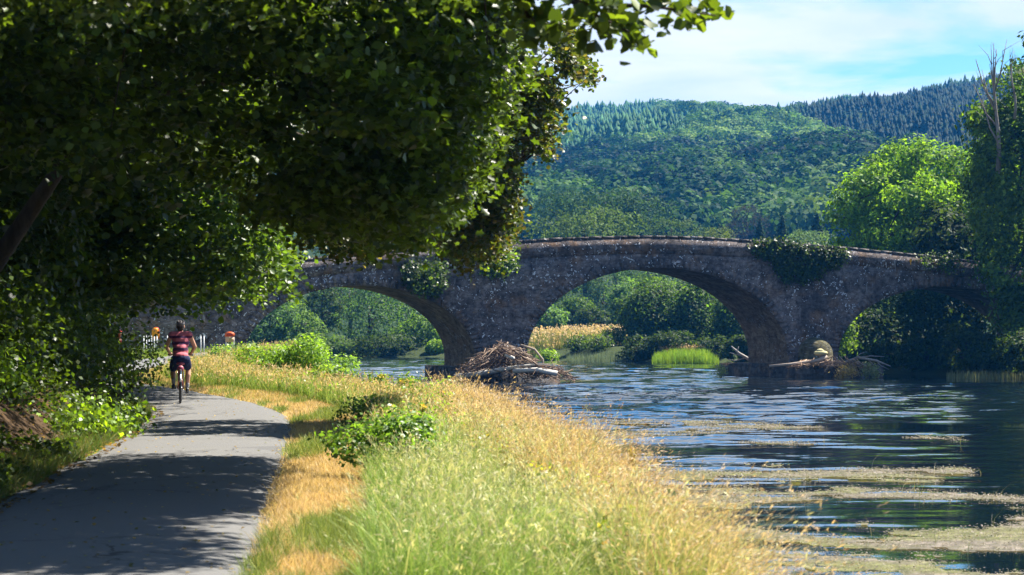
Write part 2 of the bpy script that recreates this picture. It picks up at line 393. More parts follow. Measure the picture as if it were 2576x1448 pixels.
M_stone = stone_material('lichened_rubble_stone', (.135, .12, .118), (.195, .17, .165), (.095, .086, .086), .95)
M_barrel = stone_material('arch_soffit_stone', (.17, .125, .085), (.24, .18, .125), (.10, .075, .05), .25, dark=(.07, .05, .035))
M_plinth = stone_material('wet_plinth_stone', (.06, .058, .06), (.10, .095, .09), (.035, .033, .03), .12, sc=.6)
M_coping = stone_material('coping_stone', (.13, .122, .118), (.17, .16, .15), (.10, .096, .092), .5, sc=.7, brown=(.10, .09, .085))

M_mossy = stone_material('mossy_cutwater_stone', (.11, .10, .065), (.145, .13, .08), (.09, .08, .055), .2, dark=(.05, .05, .025), brown=(.14, .12, .06))
# outline of the parapet and the three arches, measured on the front face
TOP = np.array([bp(*q) for q in [(-420, 860), (-100, 808), (150, 768), (300, 737), (500, 696), (720, 657), (860, 640), (990, 629), (1130, 616), (1288, 606), (1450, 597), (1560, 594), (1655, 593), (1760, 596), (1880, 603), (2000, 612), (2130, 622), (2290, 638), (2450, 656), (2600, 676), (2800, 712), (3000, 760)]])
def ztop(u): return np.interp(u, TOP[:, 0], TOP[:, 1])
ARCH = []
for (xl, xr, ycrown, yspring) in [(612, 1196, 718, 893), (1324, 1984, 673.5, 893), (2108, 2640, 721, 893)]:
    ul, ur = bp(xl, 900)[0], bp(xr, 900)[0]; uc = (ul+ur)/2
    xc = CX+F*(OX+uc*EC)/(OY+uc*ES); zc = bp(xc, ycrown)[1]; zs = -.05
    ARCH.append((uc, (ur-ul)/2, zs, zc-zs))
ZB = -3.0
def intrados(a, n=36, off=0.0):
    uc, hw, zs, r = a; th = np.linspace(PI, 0, n+1)
    return np.stack([uc+(hw+off)*np.cos(th), zs+(r+off)*np.sin(th)], 1)
cols_ = [(TOP[0, 0], ZB)]
for a in ARCH:
    prev = cols_[-1][0]
    for u in np.arange(prev+1.0, a[0]-a[1]-.3, 1.0): cols_.append((u, ZB))
    cols_.append((a[0]-a[1], ZB)); cols_ += [tuple(q) for q in intrados(a)]; cols_.append((a[0]+a[1], ZB))
for u in np.arange(cols_[-1][0]+1, TOP[-1, 0], 1.0): cols_.append((u, ZB))
cols_ = np.array(cols_)
def wallstrip(n0, n1):
    m = MB(); k = len(cols_); zt = ztop(cols_[:, 0])-1.15
    V = []
    for (u, zb), z in zip(cols_, zt):
        for f in np.linspace(0, 1, 5): V.append((u, n0, lerp(zb, z, f)))
    for (u, zb), z in zip(cols_, zt):
        for f in np.linspace(0, 1, 5): V.append((u, n1, lerp(zb, z, f)))
    Q = []; o2 = k*5
    for i in range(k-1):
        if abs(cols_[i+1, 0]-cols_[i, 0]) < 1e-6: continue
        for j in range(4):
            a = i*5+j; Q.append((a, a+5, a+6, a+1)); Q.append((o2+a, o2+a+1, o2+a+6, o2+a+5))
        Q.append((i*5+4, i*5+9, o2+i*5+9, o2+i*5+4))
    m.add(V, np.array(Q)); return m
wallstrip(0, BW).build('spandrel_wall', M_stone, bridge)
for a in ARCH:
    ia = intrados(a, 40); prof = [(a[0]-a[1], ZB), (a[0]-a[1], -1.0)]+[tuple(q) for q in ia]+[(a[0]+a[1], -1.0), (a[0]+a[1], ZB)]
    nn = np.linspace(.01, BW-.01, 7)
    V = [(u, n, z) for (u, z) in prof for n in nn]
    mesh('arch_barrel', V, gridfaces(7, len(prof)), M_barrel, bridge, smooth=False)
    # ring of voussoirs, each block a little apart from the next
    m = MB(); nb = int(a[1]*2.6/.36); th = np.linspace(PI, 0, nb+1)
    for i in range(nb):
        t0, t1 = th[i]-.004, th[i+1]+.004; dep = rng.uniform(.52, .68); pr = rng.uniform(.03, .06)
        P = []
        for tt in (t0, t1):
            for off in (-.015, dep):
                for n in (-pr, .12):
                    P.append((a[0]+(a[1]+off)*math.cos(tt), n, a[2]+(a[3]+off)*math.sin(tt)))
        m.add(P, np.array([[0, 1, 3, 2], [4, 6, 7, 5], [0, 4, 5, 1], [2, 3, 7, 6], [0, 2, 6, 4], [1, 5, 7, 3]]))
    m.build('arch_ring', M_stone, bridge)
uu = np.concatenate([np.arange(TOP[0, 0], TOP[-1, 0], .6), [TOP[-1, 0]]])
def along(name, n0, n1, z0, z1, mat, jit=0.0):
    m = MB(); k = len(uu); zt = ztop(uu); V = []
    for n, dz in ((n0, z0), (n0, z1), (n1, z1), (n1, z0)): V += [(u, n, z+dz+(rng.normal(0, jit) if dz == z1 else 0)) for u, z in zip(uu, zt)]
    Q = []
    for r in range(4):
        p, q = r*k, ((r+1) % 4)*k
        Q += [(p+i, p+i+1, q+i+1, q+i) for i in range(k-1)]
    m.add(V, [np.array(Q), np.array([(0, k, 2*k, 3*k), (k-1, 4*k-1, 3*k-1, 2*k-1)])]); return m.build(name, mat, bridge)
along('parapet', -.03, .42, -1.148, -.13, M_stone)
along('parapet', BW-.42, BW+.03, -1.148, -.13, M_stone)
for n0_, n1_ in ((-.03, .42), (BW-.42, BW+.03)):
    m = MB()
    for u in np.arange(TOP[0, 0], TOP[-1, 0]-.9, .9):
        z0, z1 = ztop(u), ztop(u+.89); dz = rng.normal(0, .012); p = rng.uniform(.03, .06); n0, n1 = n0_-p, n1_+p
        m.add([(u, n0, z0-.128), (u+.89, n0, z1-.128), (u+.89, n1, z1-.128), (u, n1, z0-.128), (u, n0+.03, z0+dz), (u+.89, n0+.03, z1+dz), (u+.89, n1-.03, z1+dz), (u, n1-.03, z0+dz)],
              np.array([[0, 1, 2, 3], [4, 7, 6, 5], [0, 4, 5, 1], [1, 5, 6, 2], [2, 6, 7, 3], [3, 7, 4, 0]]))
    m.build('coping', M_coping, bridge)
# piers: plinths just above the water and rounded cutwaters
for k, (a, b) in enumerate(((ARCH[0], ARCH[1]), (ARCH[1], ARCH[2]))):
    u0, u1 = a[0]+a[1], b[0]-b[1]; uc = (u0+u1)/2; hw = (u1-u0)/2
    nf = -3.4 if k == 0 else -4.2
    m = MB(); zt = -.62 if k == 0 else -.58; w0, w1 = u0-.75, u1+.75
    if k == 1: w0 -= .6
    ns = np.linspace(nf, BW+1.5, 9); V = []; Q = []
    prof = [(w0, -2.6), (w0-.02, zt), (w1+.02, zt), (w1, -2.6)]
    V = [(p[0]+rng.normal(0, .02), n, p[1]+(rng.normal(0, .02) if p[1] > -2 else 0)) for n in ns for p in prof]
    for i in range(8): Q += [(i*4+j, i*4+j+1, i*4+5+j, i*4+4+j) for j in range(3)]
    Q += [(0, 3, 2, 1), (32, 33, 34, 35)]
    m.add(V, np.array(Q)).build('pier_plinth', M_plinth, bridge)
    m = MB(); r = hw*(.62 if k else .9); zc = .05 if k else -.15; th = np.linspace(PI, 2*PI, 15); V = []
    lev = [(-1.0, 1.0), (-.2, 1.0), (zc-.3, .99)]+[(zc+1.15*math.sin(f), math.cos(f)) for f in np.linspace(.0, 1.5, 8)]
    for z, s in lev: V += [(uc+r*s*math.cos(q), -.0+1.5*s*math.sin(q)-.0, z) for q in th]
    m.add(V, gridfaces(15, len(lev))).build('cutwater', M_stone if k == 0 else M_mossy, bridge, True)

# ivy and shrubs rooted in the bridge's masonry
def inpoly(x, y, P):
    ins = np.zeros(np.shape(x), bool); P = np.asarray(P, float)
    for (x0, y0), (x1, y1) in zip(P, np.roll(P, -1, 0)):
        if y0 != y1: ins ^= ((y0 > y) != (y1 > y)) & (x < (x1-x0)*(y-y0)/(y1-y0)+x0)
    return ins
def sample_poly(P, n, soft=0.0, rag=0.0):
    P = np.asarray(P, float); lo, hi = P.min(0), P.max(0); out = np.zeros((0, 2))
    while len(out) < n:
        q = rng.uniform(lo, hi, (n*2, 2)); k = inpoly(q[:, 0]+rng.normal(0, soft, len(q)), q[:, 1]+rng.normal(0, soft, len(q))+(rag*2*(fbm(q[:, 0]/38, q[:, 1]/150, 17, 3)-.36) if rag else 0), P); out = np.concatenate([out, q[k]])
    return out[:n]
def ivy(label, poly, nclump, per, ls, cols, bulge=.25, soft=6, name='ivy', thick=.5):
    q = sample_poly(poly, nclump, soft); c = []
    for x, y in q:
        u, z = bp(x, y, -.1); c.append((u, -.08-abs(rng.normal(0, bulge)), z))
    c = np.array(c); ctr = c.mean(0); root = empty(name, bw(*ctr), label, 'climbing plant' if name == 'ivy' else 'shrub', rz=BA); c = c-ctr
    idx = np.repeat(np.arange(len(c)), per); X = c[idx]+rng.normal(size=(len(idx), 3))*np.array([thick*.5, .10, thick*.4])
    X[:, 1] = np.minimum(X[:, 1], -.06-ctr[1])
    nr = np.array([0, -.8, .6])+rng.normal(size=(len(idx), 3))*.6
    leaves_mesh('foliage', X, nr, ls, cols, M_leaf, root, .8, tint=np.exp(rng.normal(0, .2, len(c)))[idx])
    m = MB()
    for i in range(14):
        b = c[rng.integers(len(c))]; m.tube([(0, .02, .1), b*.5+rng.normal(0, .06, 3)*np.array([1, 0, 1]), b], [.03, .02, .012], 4)
    m.build('stem', M_bark, root)
    return root
ivy('thick dark ivy hanging over the parapet between the middle and far arches', [(1876, 604), (1960, 610), (2060, 622), (2126, 632), (2120, 660), (2080, 680), (2050, 705), (1995, 714), (1950, 690), (1930, 655), (1890, 625)], 240, 26, .17, G_DARK+[(.07, .12, .02)], .09, thick=.42)
ivy('small straggling ivy tuft on the coping toward the far bank', [(2300, 640), (2420, 652), (2420, 672), (2380, 690), (2330, 668)], 34, 16, .16, G_MID)
ivy('leafy shrub growing from the bridge wall above the nearer pier', [(1020, 668), (1100, 662), (1118, 700), (1100, 738), (1050, 735), (1020, 705)], 90, 22, .2, G_MID+G_DARK, .5, name='wall_shrub')
ivy('round pale green shrub sprouting beside the canopy on the parapet', [(1215, 625), (1275, 622), (1282, 670), (1255, 695), (1222, 688)], 70, 22, .2, G_MID+G_BRIGHT, .5, name='wall_shrub')

# ------------------------------------------------------------------ hill and its woods
HX = np.array([-900, 0, 400, 800, 1150, 1420, 1550, 1680, 1800, 1930, 2050, 2250, 2450, 2576, 2800, 3400.])
HYr = np.array([470, 450, 430, 380, 330, 303, 290, 275, 266, 268, 252, 226, 197, 172, 150, 190.])
HD = np.array([1700, 1700, 1700, 1650, 1600, 1550, 1500, 1450, 1380, 1300, 1240, 1160, 1100, 1060, 1000, 1000.])
Y0 = 330.
def hill_z(X, Y):
    dx = CX+F*X/Y; yr = np.interp(dx, HX, HYr); D = np.interp(dx, HX, HD)
    zr = EYE+(HY-yr)/F*D-11
    t = (Y-Y0)/(D-Y0); tt = np.clip(t, 0, 1.35)
    z = zr*(1-np.abs(1-tt)**1.35*np.where(tt < 1, 1, .5))-1.2
    return z+(fbm(X/90, Y/90, 3)-.5)*22*sstep(.02, .25, tt)*(1-sstep(.8, 1.0, tt))
fx = np.linspace(-900, 3400, 110); ft = np.linspace(-.03, 1.3, 70)
FX, FT = np.meshgrid(fx, ft); DD = np.interp(FX, HX, HD); HYY = Y0+FT*(DD-Y0); HXX = (FX-CX)/F*HYY
t = NT('woodland_floor'); M_floor = t.surf(t.prin(Base_Color=t.mix(t.noise(t.obj(), .05, 4), (.012, .025, .008), (.03, .05, .014)), Roughness=1.0, Specular_IOR_Level=.05))
hill = mesh('hill', np.stack([HXX, HYY, hill_z(HXX, HYY)], -1), gridfaces(110, 70), M_floor, smooth=True)
tag(hill, 'long wooded hill rising behind the bridge', 'hill', kind='structure')

def hill_positions(n, lo, hi, x0, x1):
    dx = rng.uniform(x0, x1, n*2); D = np.interp(dx, HX, HD)
    Y = np.sqrt(rng.uniform(lo**2, np.minimum(hi, D+40)**2)); X = (dx-CX)/F*Y; z = hill_z(X, Y)
    return dx, X, Y, z, HY-(z-EYE)/Y*F
# conifers
dx, X, Y, Z, py = hill_positions(10500, 440, 1650, 900, 2700)
edge = np.interp(dx, [700, 1420, 1640, 1760, 1900, 2000, 2080, 2250, 2450, 2700], [440, 415, 395, 330, 300, 330, 400, 445, 470, 500])
con = (py < edge+rng.normal(0, 16, len(py))) | (rng.random(len(py)) < .05)
top_strip = (dx > 1650) & (py < np.interp(dx, HX, HYr)+26)
con &= ~(top_strip & (dx < 2000))
ci = np.where(con)[0]
nC = len(ci); H = rng.uniform(7.5, 12.5, nC)*np.interp(dx[ci], [1600, 1800, 2000], [.60, .55, .46])*np.exp(rng.normal(0, .15, nC)); R = H*rng.uniform(.27, .38, nC)
m_V = []; m_T = []; m_C = []; off = 0
ns = 7; th = np.arange(ns)*2*PI/ns
for lay, (zb, zt, rr) in enumerate([(.08, .52, 1.0), (.32, .76, .72), (.58, 1.0, .45)]):
    ph = rng.uniform(0, 6, nC)[:, None]; jr = rng.uniform(.65, 1.2, (nC, ns))
    ring = np.stack([X[ci][:, None]+R[:, None]*rr*jr*np.cos(th+ph), Y[ci][:, None]+R[:, None]*rr*jr*np.sin(th+ph), (Z[ci]+H*zb)[:, None]-H[:, None]*.07*(jr-.9)], -1)
    apex = np.stack([X[ci], Y[ci], Z[ci]+H*zt], -1)[:, None]
    V = np.concatenate([ring, apex], 1); a = (np.arange(nC)*(ns+1))[:, None]+off
    j = np.arange(ns)
    m_T.append(np.stack([a+j, a+(j+1) % ns, np.broadcast_to(a+ns, (nC, ns))], -1).reshape(-1, 3)); m_V.append(V.reshape(-1, 3)); off += nC*(ns+1)
    lit = sstep(1900, 2080, dx[ci])*sstep(14, 34, py[ci]-np.interp(dx[ci], HX, HYr))  # weight of cloud shade painted into the right slope, below a sunlit ridge
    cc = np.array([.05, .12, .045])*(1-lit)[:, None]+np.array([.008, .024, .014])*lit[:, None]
    cc = cc*np.exp(rng.normal(0, .22, nC))[:, None]
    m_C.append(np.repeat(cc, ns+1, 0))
tag(mesh('conifer_woods', np.concatenate(m_V), np.concatenate(m_T), M_leaf_far, None, np.concatenate(m_C)), 'pointed conifer plantation on the upper hillside, cloud shade painted on its right', 'woods', kind='stuff')
# broad-leaved mass
bi = np.where(~con)[0]; bi = bi[rng.random(len(bi)) < .7]
nB = len(bi); Rb = rng.uniform(3.6, 7.4, nB)*np.interp(Y[bi], [350, 900], [1.12, .85])*np.where(py[bi] < 380, .85, 1.0); per = 150
d = unit(rng.normal(size=(nB, per, 3))); d[..., 2] = np.abs(d[..., 2])*1.1-.25
lump = 1+.16*np.sin(d[..., 0]*5+rng.uniform(0, 6, (nB, 1)))*np.cos(d[..., 1]*5+rng.uniform(0, 6, (nB, 1)))+.1*np.sin(d[..., 2]*7)
Cc = np.stack([X[bi], Y[bi], Z[bi]+Rb*.75], -1)[:, None]+d*(Rb[:, None]*rng.uniform(.86, 1.03, (nB, per))*lump)[..., None]*np.array([1, 1, .85])
nr = unit(d+rng.normal(size=d.shape)*.32+np.array([0, 0, .2]))
V, Q, k = leaf_geo(Cc.reshape(-1, 3), np.repeat(Rb*.23, per)*rng.uniform(.7, 1.2, nB*per), nr.reshape(-1, 3), .85, .15)
pal = np.array([(.005, .018, .010), (.014, .042, .014), (.034, .08, .02), (.065, .13, .026), (.10, .16, .04)])
hp = fbm(X[bi]/70, Y[bi]/130, 55, 3)+rng.normal(0, .11, nB)+np.where((py[bi] < 400) & (dx[bi] > 1350), .10, 0); pq = np.argsort(np.argsort(hp))/nB
pk = pal[np.searchsorted([.26, .54, .78, .92], pq)]*np.where((py[bi] < 400) & (dx[bi] > 1350), 1.35, .95)[:, None]  # sunlit band of the upper hill painted as brighter crown colours
cb = np.repeat(np.repeat(pk, per, 0)*np.exp(rng.normal(0, .14, (nB*per, 1))), k, 0)
tag(mesh('broadleaf_woods', V, Q, M_leaf_far, None, cb), 'rounded broad-leaved woodland covering the middle and lower hillside', 'woods', kind='stuff')

# ------------------------------------------------------------------ single trees beyond the bridge
def far_tree(name, label, px, py, Y, wpx, hpx, cols, n=2600, ls=None, mat=None, group='trees standing beyond the bridge', nl=10, jit=.16, per=22, spread=.58, lo=.38, hi=.58, trunk=True, zbase=None, shape=(1, 1, 1)):
    """px, py: centre of the crown in the picture, wpx, hpx its size there, at the distance Y"""
    c = at(px, py, Y); s = Y/F; rx, rz = wpx*s/2, hpx*s/2
    zb = zbase if zbase is not None else (float(hill_z(c[0], Y)) if Y > Y0+20 else float(ground_z(c[0], Y)))
    zb = min(zb, c[2]-rz*.6)
    return tree(name, label, (c[0], c[1], zb), (c[0], c[1], c[2]+rz*.3), auto_lobes(c, rx, rx*.9, rz, nl, spread, lo, hi), n, ls or max(.3, rx*.06), cols, group=group, per=per, csize=rx*.085, trunk=max(.2, rx*.045) if trunk else 0, mat=mat or M_leaf_far, jit=jit, fill=.15)
far_tree('oak_tree', 'broad pale green dome of a tree peeping over the crown of the bridge', 1470, 590, 300, 290, 120, [(.06, .10, .022), (.085, .13, .03)], 5200)
far_tree('oak_tree', 'wide dark green tree above the pale dome, touching the hanging leaves', 1545, 535, 360, 300, 110, [(.03, .065, .02), (.045, .085, .022)], 4200)
far_tree('oak_tree', 'dark rounded tree directly beside the hanging leaf tips', 1420, 530, 385, 170, 120, [(.025, .06, .022), (.04, .075, .025)], 3000)
far_tree('oak_tree', 'mid green tree behind the highest point of the parapet', 1690, 590, 320, 170, 100, [(.045, .085, .025), (.07, .11, .03)], 3000)
far_tree('oak_tree', 'small yellowish tree dome just over the parapet past its highest point', 1790, 605, 300, 130, 60, [(.09, .13, .03), (.12, .15, .035)], 2200)
far_tree('beech_tree', 'dusky purple leaved tree low on the hillside', 1880, 575, 430, 120, 110, [(.035, .03, .03), (.045, .04, .035)], 2200)
far_tree('oak_tree', 'large blue green tree halfway up the lower slope', 1830, 505, 560, 210, 130, [(.03, .065, .022), (.045, .085, .026)], 3200)
far_tree('oak_tree', 'olive crowned tree on the slope over the far end of the parapet', 2110, 480, 520, 170, 150, [(.05, .07, .03), (.065, .085, .035)], 3000)
far_tree('oak_tree', 'dense green tree standing left of the dark conifer', 1660, 480, 600, 190, 110, [(.035, .075, .022), (.05, .095, .026)], 2600)
far_tree('lime_tree', 'pale minty green bush showing over the ivy on the parapet', 2040, 612, 280, 120, 60, [(.10, .17, .06), (.13, .2, .08)], 2200)
def conifer(label, px, pt, pb, Y, wpx, cols, group='single conifers on the lower hillside', name='fir_tree', n=1500):
    c = at(px, pb, Y); top = at(px, pt, Y); H = top[2]-c[2]; R = wpx*Y/F/2; root = empty(name, c, label, 'tree', group)
    tiers = 15; idx = rng.choice(tiers, n, p=np.linspace(1.8, .2, tiers)/np.linspace(1.8, .2, tiers).sum()); f = idx/tiers
    a = rng.uniform(0, 2*PI, n); rr = R*(1-f)*np.sqrt(rng.uniform(.15, 1, n))*(1+.18*np.sin(a*5+idx*1.7))
    P = np.stack([rr*np.cos(a), rr*np.sin(a), H*(.08+.92*f)-rr*.35+rng.normal(0, H*.012, n)], 1)
    nr = np.stack([np.cos(a)*.6, np.sin(a)*.6, np.ones(n)*.7], 1)+rng.normal(size=(n, 3))*.35
    leaves_mesh('crown', P, nr, R*.32, cols, M_leaf_far, root, .5)
    m = MB(); m.tube([(0, 0, -1), (0, 0, H*.5), (0, 0, H*.98)], [R*.09, R*.06, R*.015], 6).build('trunk', M_bark, root, True)
for label, px, pt, pb, Y, w in [('tall dark conifer rising alone between rounded trees at mid slope', 1500, 425, 540, 560, 95), ('big dark pine on the slope over the highest point of the bridge', 1745, 375, 505, 600, 120),
        ('dark conifer just beside the big pine, nearer the river bend', 1660, 400, 500, 640, 80), ('small blue green fir behind the ivy covered parapet, leftmost of three', 1912, 548, 640, 300, 50),
        ('middle fir of three behind the ivy covered parapet', 1968, 540, 640, 310, 62), ('tallest fir of three behind the ivy covered parapet, next to the bright tree', 2055, 535, 640, 315, 72), ('dark spire of a conifer near the ridge, over the olive crowned tree', 2143, 375, 480, 800, 60)]:
    conifer(label, px, pt, pb, Y, w, [(.018, .04, .02), (.028, .058, .026)])

# big trees on the far bank at the end of the bridge
def big(name, label, lob, Y, n, ls, cols, tx, tbase, trunk=.35, per=26, csize=.45, group=None, mat=None, **k):
    """lob: (picture x, picture y, depth offset, picture radius x, picture radius y)"""
    L = []
    for (x, y, dY, rx, ry) in lob:
        c = at(x, y, Y+dY); s = (Y+dY)/F; L.append((*c, rx*s, max(rx, ry)*s*.8, ry*s))
    b = at(tx, tbase, Y); b[2] = float(ground_z(b[0], b[1]))-.2
    return tree(name, label, b, (b[0], b[1], max(l[2] for l in L)), [L[0]]+L, n, ls, cols, group=group, per=per, csize=csize, trunk=trunk, mat=mat or M_leaf_mid, **k)
big('ash_tree', 'large bright yellow green tree behind the far end of the bridge', [(2290, 540, 2, 120, 110), (2165, 500, -1, 62, 70), (2335, 415, 0, 78, 52), (2240, 425, 1, 62, 50), (2440, 440, 0, 70, 58), (2130, 590, -2, 45, 50), (2235, 580, -4, 62, 48), (2370, 545, -4, 70, 52), (2450, 540, -3, 55, 58), (2330, 630, -4, 72, 42), (2175, 640, -3, 60, 40), (2420, 630, -2, 66, 48), (2200, 455, -2, 36, 34), (2350, 480, -5, 46, 34), (2290, 378, 0, 40, 24), (2400, 400, 1, 40, 30), (2270, 500, -5, 46, 36), (2115, 545, -1, 28, 30), (2485, 480, 0, 32, 40)],
    165, 30000, .34, [(.11, .21, .016), (.16, .28, .022), (.20, .32, .026), (.06, .12, .014)], 2310, 900, .45, per=44, csize=.42, fill=.10, out=1.0)
big('alder_tree', 'tall dark tree overhanging the far end of the bridge', [(2560, 480, 0, 110, 170), (2525, 560, 0, 60, 70), (2520, 350, 0, 75, 70), (2590, 260, 0, 75, 75), (2480, 290, 0, 48, 34), (2545, 215, 1, 55, 38), (2500, 410, -1, 55, 45), (2480, 470, 0, 40, 40), (2590, 660, 0, 110, 110), (2540, 700, -1, 60, 70), (2520, 620, 0, 50, 50), (2610, 820, 0, 95, 110), (2570, 800, 0, 60, 80), (2660, 430, 2, 120, 230), (2660, 780, 2, 120, 140), (2570, 165, 2, 30, 20)],
    133, 34000, .3, [(.035, .075, .009), (.055, .11, .014), (.11, .18, .024)], 2600, 950, .45, per=50, csize=.42, fill=.15, out=1.0)
# bleached dead trunk standing out of the dark tree
def stag(label, px, pt, pb, Y, r, branches):
    b = at(px, pb, Y); root = empty('dead_tree', b, label, 'dead tree', 'bare dead trunks above the dark tree'); m = MB(); top = at(px-6, pt, Y)-b
    P = np.array([top*f+np.array([.12*math.sin(f*7), 0, 0]) for f in np.linspace(0, 1, 7)]); m.tube(P, r*np.linspace(1.1, .12, 7), 7)
    m.build('trunk', M_deadwood, root, True)
    for (f, ex, ey) in branches:
        s = top*f+np.array([.12*math.sin(f*7), 0, 0]); e = at(ex, ey, Y)-b; md = (s+e)/2+np.array([0, .1, -.15*np.linalg.norm(e-s)]); k = MB(); k.tube([s, md, e], [r*.5, r*.3, r*.08], 5)
        for q in range(2): k.tube([md+(e-md)*.4*q, md+(e-md)*(.4*q+.3)+rng.normal(0, .15, 3), md+(e-md)*(.4*q+.35)+np.array([rng.normal(0, .4), 0, .5])], [r*.2, r*.12, r*.04], 4)
        k.build('branch', M_deadwood, root, True)
stag('bleached forked dead trunk rising above the dark tree by the bridge', 2510, 125, 440, 131, .17, [(.55, 2455, 150), (.62, 2493, 112), (.66, 2533, 100), (.72, 2500, 108), (.5, 2470, 175), (.38, 2450, 212), (.25, 2470, 250)])
stag('thin dead spike near the picture edge, smaller than the forked one', 2552, 130, 300, 131, .10, [(.7, 2541, 122), (.8, 2560, 140), (.5, 2546, 165)])
# bank growth inside and beyond the far arch
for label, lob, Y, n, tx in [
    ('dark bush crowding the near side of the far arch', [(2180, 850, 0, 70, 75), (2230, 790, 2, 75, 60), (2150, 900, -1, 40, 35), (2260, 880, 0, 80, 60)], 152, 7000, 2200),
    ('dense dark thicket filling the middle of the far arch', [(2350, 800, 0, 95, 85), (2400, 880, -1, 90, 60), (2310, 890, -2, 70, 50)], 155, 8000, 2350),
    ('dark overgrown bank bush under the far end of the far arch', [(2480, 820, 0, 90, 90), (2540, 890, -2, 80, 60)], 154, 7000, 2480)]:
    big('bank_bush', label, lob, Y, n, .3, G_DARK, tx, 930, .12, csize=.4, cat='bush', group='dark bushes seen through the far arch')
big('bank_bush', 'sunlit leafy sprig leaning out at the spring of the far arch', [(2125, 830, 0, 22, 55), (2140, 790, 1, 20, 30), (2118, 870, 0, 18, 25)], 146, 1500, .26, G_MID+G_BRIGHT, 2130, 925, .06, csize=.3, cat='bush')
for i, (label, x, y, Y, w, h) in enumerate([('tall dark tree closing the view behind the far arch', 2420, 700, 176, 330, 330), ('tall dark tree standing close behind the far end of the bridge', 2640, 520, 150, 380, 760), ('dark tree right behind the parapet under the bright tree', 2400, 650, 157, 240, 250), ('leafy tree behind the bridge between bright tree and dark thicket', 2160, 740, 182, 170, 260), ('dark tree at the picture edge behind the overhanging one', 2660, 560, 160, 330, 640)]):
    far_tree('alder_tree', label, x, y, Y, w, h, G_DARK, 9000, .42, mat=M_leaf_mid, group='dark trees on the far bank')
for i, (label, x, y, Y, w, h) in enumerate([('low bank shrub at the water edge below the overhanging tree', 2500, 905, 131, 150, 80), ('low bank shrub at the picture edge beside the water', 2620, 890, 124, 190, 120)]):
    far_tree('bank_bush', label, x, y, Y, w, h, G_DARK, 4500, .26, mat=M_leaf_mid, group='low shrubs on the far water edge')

# what shows through the middle arch
for label, lob, Y, n, tx, cols in [
    ('dark ivy covered tree left of two others behind the middle arch', [(1635, 800, 0, 62, 70), (1620, 860, -1, 55, 50), (1650, 760, 1, 48, 40), (1600, 840, 0, 30, 55)], 205, 9000, 1640, None),
    ('middle one of the ivy covered trees behind the middle arch', [(1745, 790, 0, 38, 65), (1760, 850, -1, 55, 55), (1755, 745, 0, 25, 30), (1700, 860, -1, 40, 40)], 204, 8000, 1750, None),
    ('ivy covered tree close to the farther pier behind the middle arch', [(1840, 800, 0, 42, 55), (1855, 860, -1, 50, 55), (1825, 770, 0, 25, 25), (1900, 800, 2, 50, 90)], 200, 8000, 1850, None)]:
    big('ivy_tree', label, lob, Y, n, .34, G_DARK+[(.06, .12, .016), (.09, .16, .02)], tx, 915, .25, csize=.45, group='ivy covered trees behind the middle arch')
for i, (label, x, y, Y, w, h, c) in enumerate([
    ('bright bushy tree over the ivy covered trees in the arch', 1660, 740, 245, 130, 110, G_MID+[(.1, .17, .03)]), ('round pale tree just under the arch crown', 1590, 735, 270, 130, 90, G_PALE),
    ('grey green tree in the top of the middle arch', 1520, 755, 300, 160, 110, [(.05, .09, .04), (.07, .12, .05)]), ('olive tree low in the arch over the reeds', 1440, 790, 262, 120, 80, G_MID),
    ('dark blue green bush behind the reed bed', 1500, 810, 248, 110, 75, G_DARK), ('pale bush at the arch edge over the reed bed', 1375, 800, 255, 100, 80, G_PALE), ('rounded tree deep under the right half of the arch', 1760, 740, 270, 180, 120, G_DARK),
    ('leafy tree between reed bed and the ivy covered trees', 1570, 800, 242, 90, 90, G_MID), ('green wood edge tree over the arch middle', 1650, 690, 310, 230, 110, [(.05, .1, .03), (.07, .12, .035)]), ('wood edge tree left under the arch crown', 1500, 700, 312, 220, 110, [(.045, .09, .03), (.06, .11, .035)]),
    ('wood edge tree by the nearer pier', 1350, 745, 305, 200, 120, [(.045, .085, .03), (.06, .11, .035)]), ('shaded tree beyond the farther pier', 1880, 720, 290, 200, 160, G_DARK)]):
    far_tree('riverside_tree', label, x, y, Y, w, h, c, 3200, .36, mat=M_leaf_mid, group='trees seen through the middle arch', nl=9)
# what shows through the nearer arch
for i, (label, x, y, Y, w, h, c) in enumerate([
    ('feathery grey green willow in the middle of the nearer arch', 930, 800, 240, 220, 200, [(.05, .10, .04), (.075, .135, .055), (.04, .08, .035)]), ('bright green bush low beside the nearer pier', 1060, 850, 232, 140, 120, G_MID+[(.10, .18, .025)]),
    ('yellow green willow left under the nearer arch', 760, 830, 236, 130, 120, [(.08, .14, .03), (.11, .18, .04)]), ('pale willow at the left foot of the nearer arch', 680, 830, 228, 140, 140, [(.05, .10, .035), (.07, .13, .045)]),
    ('dark tree between the two willows under the nearer arch', 810, 780, 262, 120, 150, G_DARK), ('shaded tree under the crown of the nearer arch', 880, 755, 275, 230, 120, [(.03, .07, .025), (.05, .09, .03)]), ('green tree over the left shoulder of the nearer arch', 720, 750, 270, 200, 140, [(.04, .09, .03), (.06, .11, .035)]),
    ('tree far behind the right shoulder of the nearer arch', 1040, 770, 270, 180, 140, [(.04, .08, .03), (.06, .11, .035)]), ('low yellow green sprig of a bush at the foot of the nearer pier', 1100, 885, 226, 60, 50, G_BRIGHT), ('low dark bush on the water edge under the willow', 960, 875, 228, 190, 60, G_DARK), ('low bush on the water edge left under the willow', 830, 880, 230, 150, 50, G_MID)]):
    far_tree('willow_tree' if 'willow' in label and 'under the willow' not in label else 'riverside_tree', label, x, y, Y, w, h, c, 4200, .34, mat=M_leaf_mid, group='trees seen through the nearer arch', nl=12, per=14)
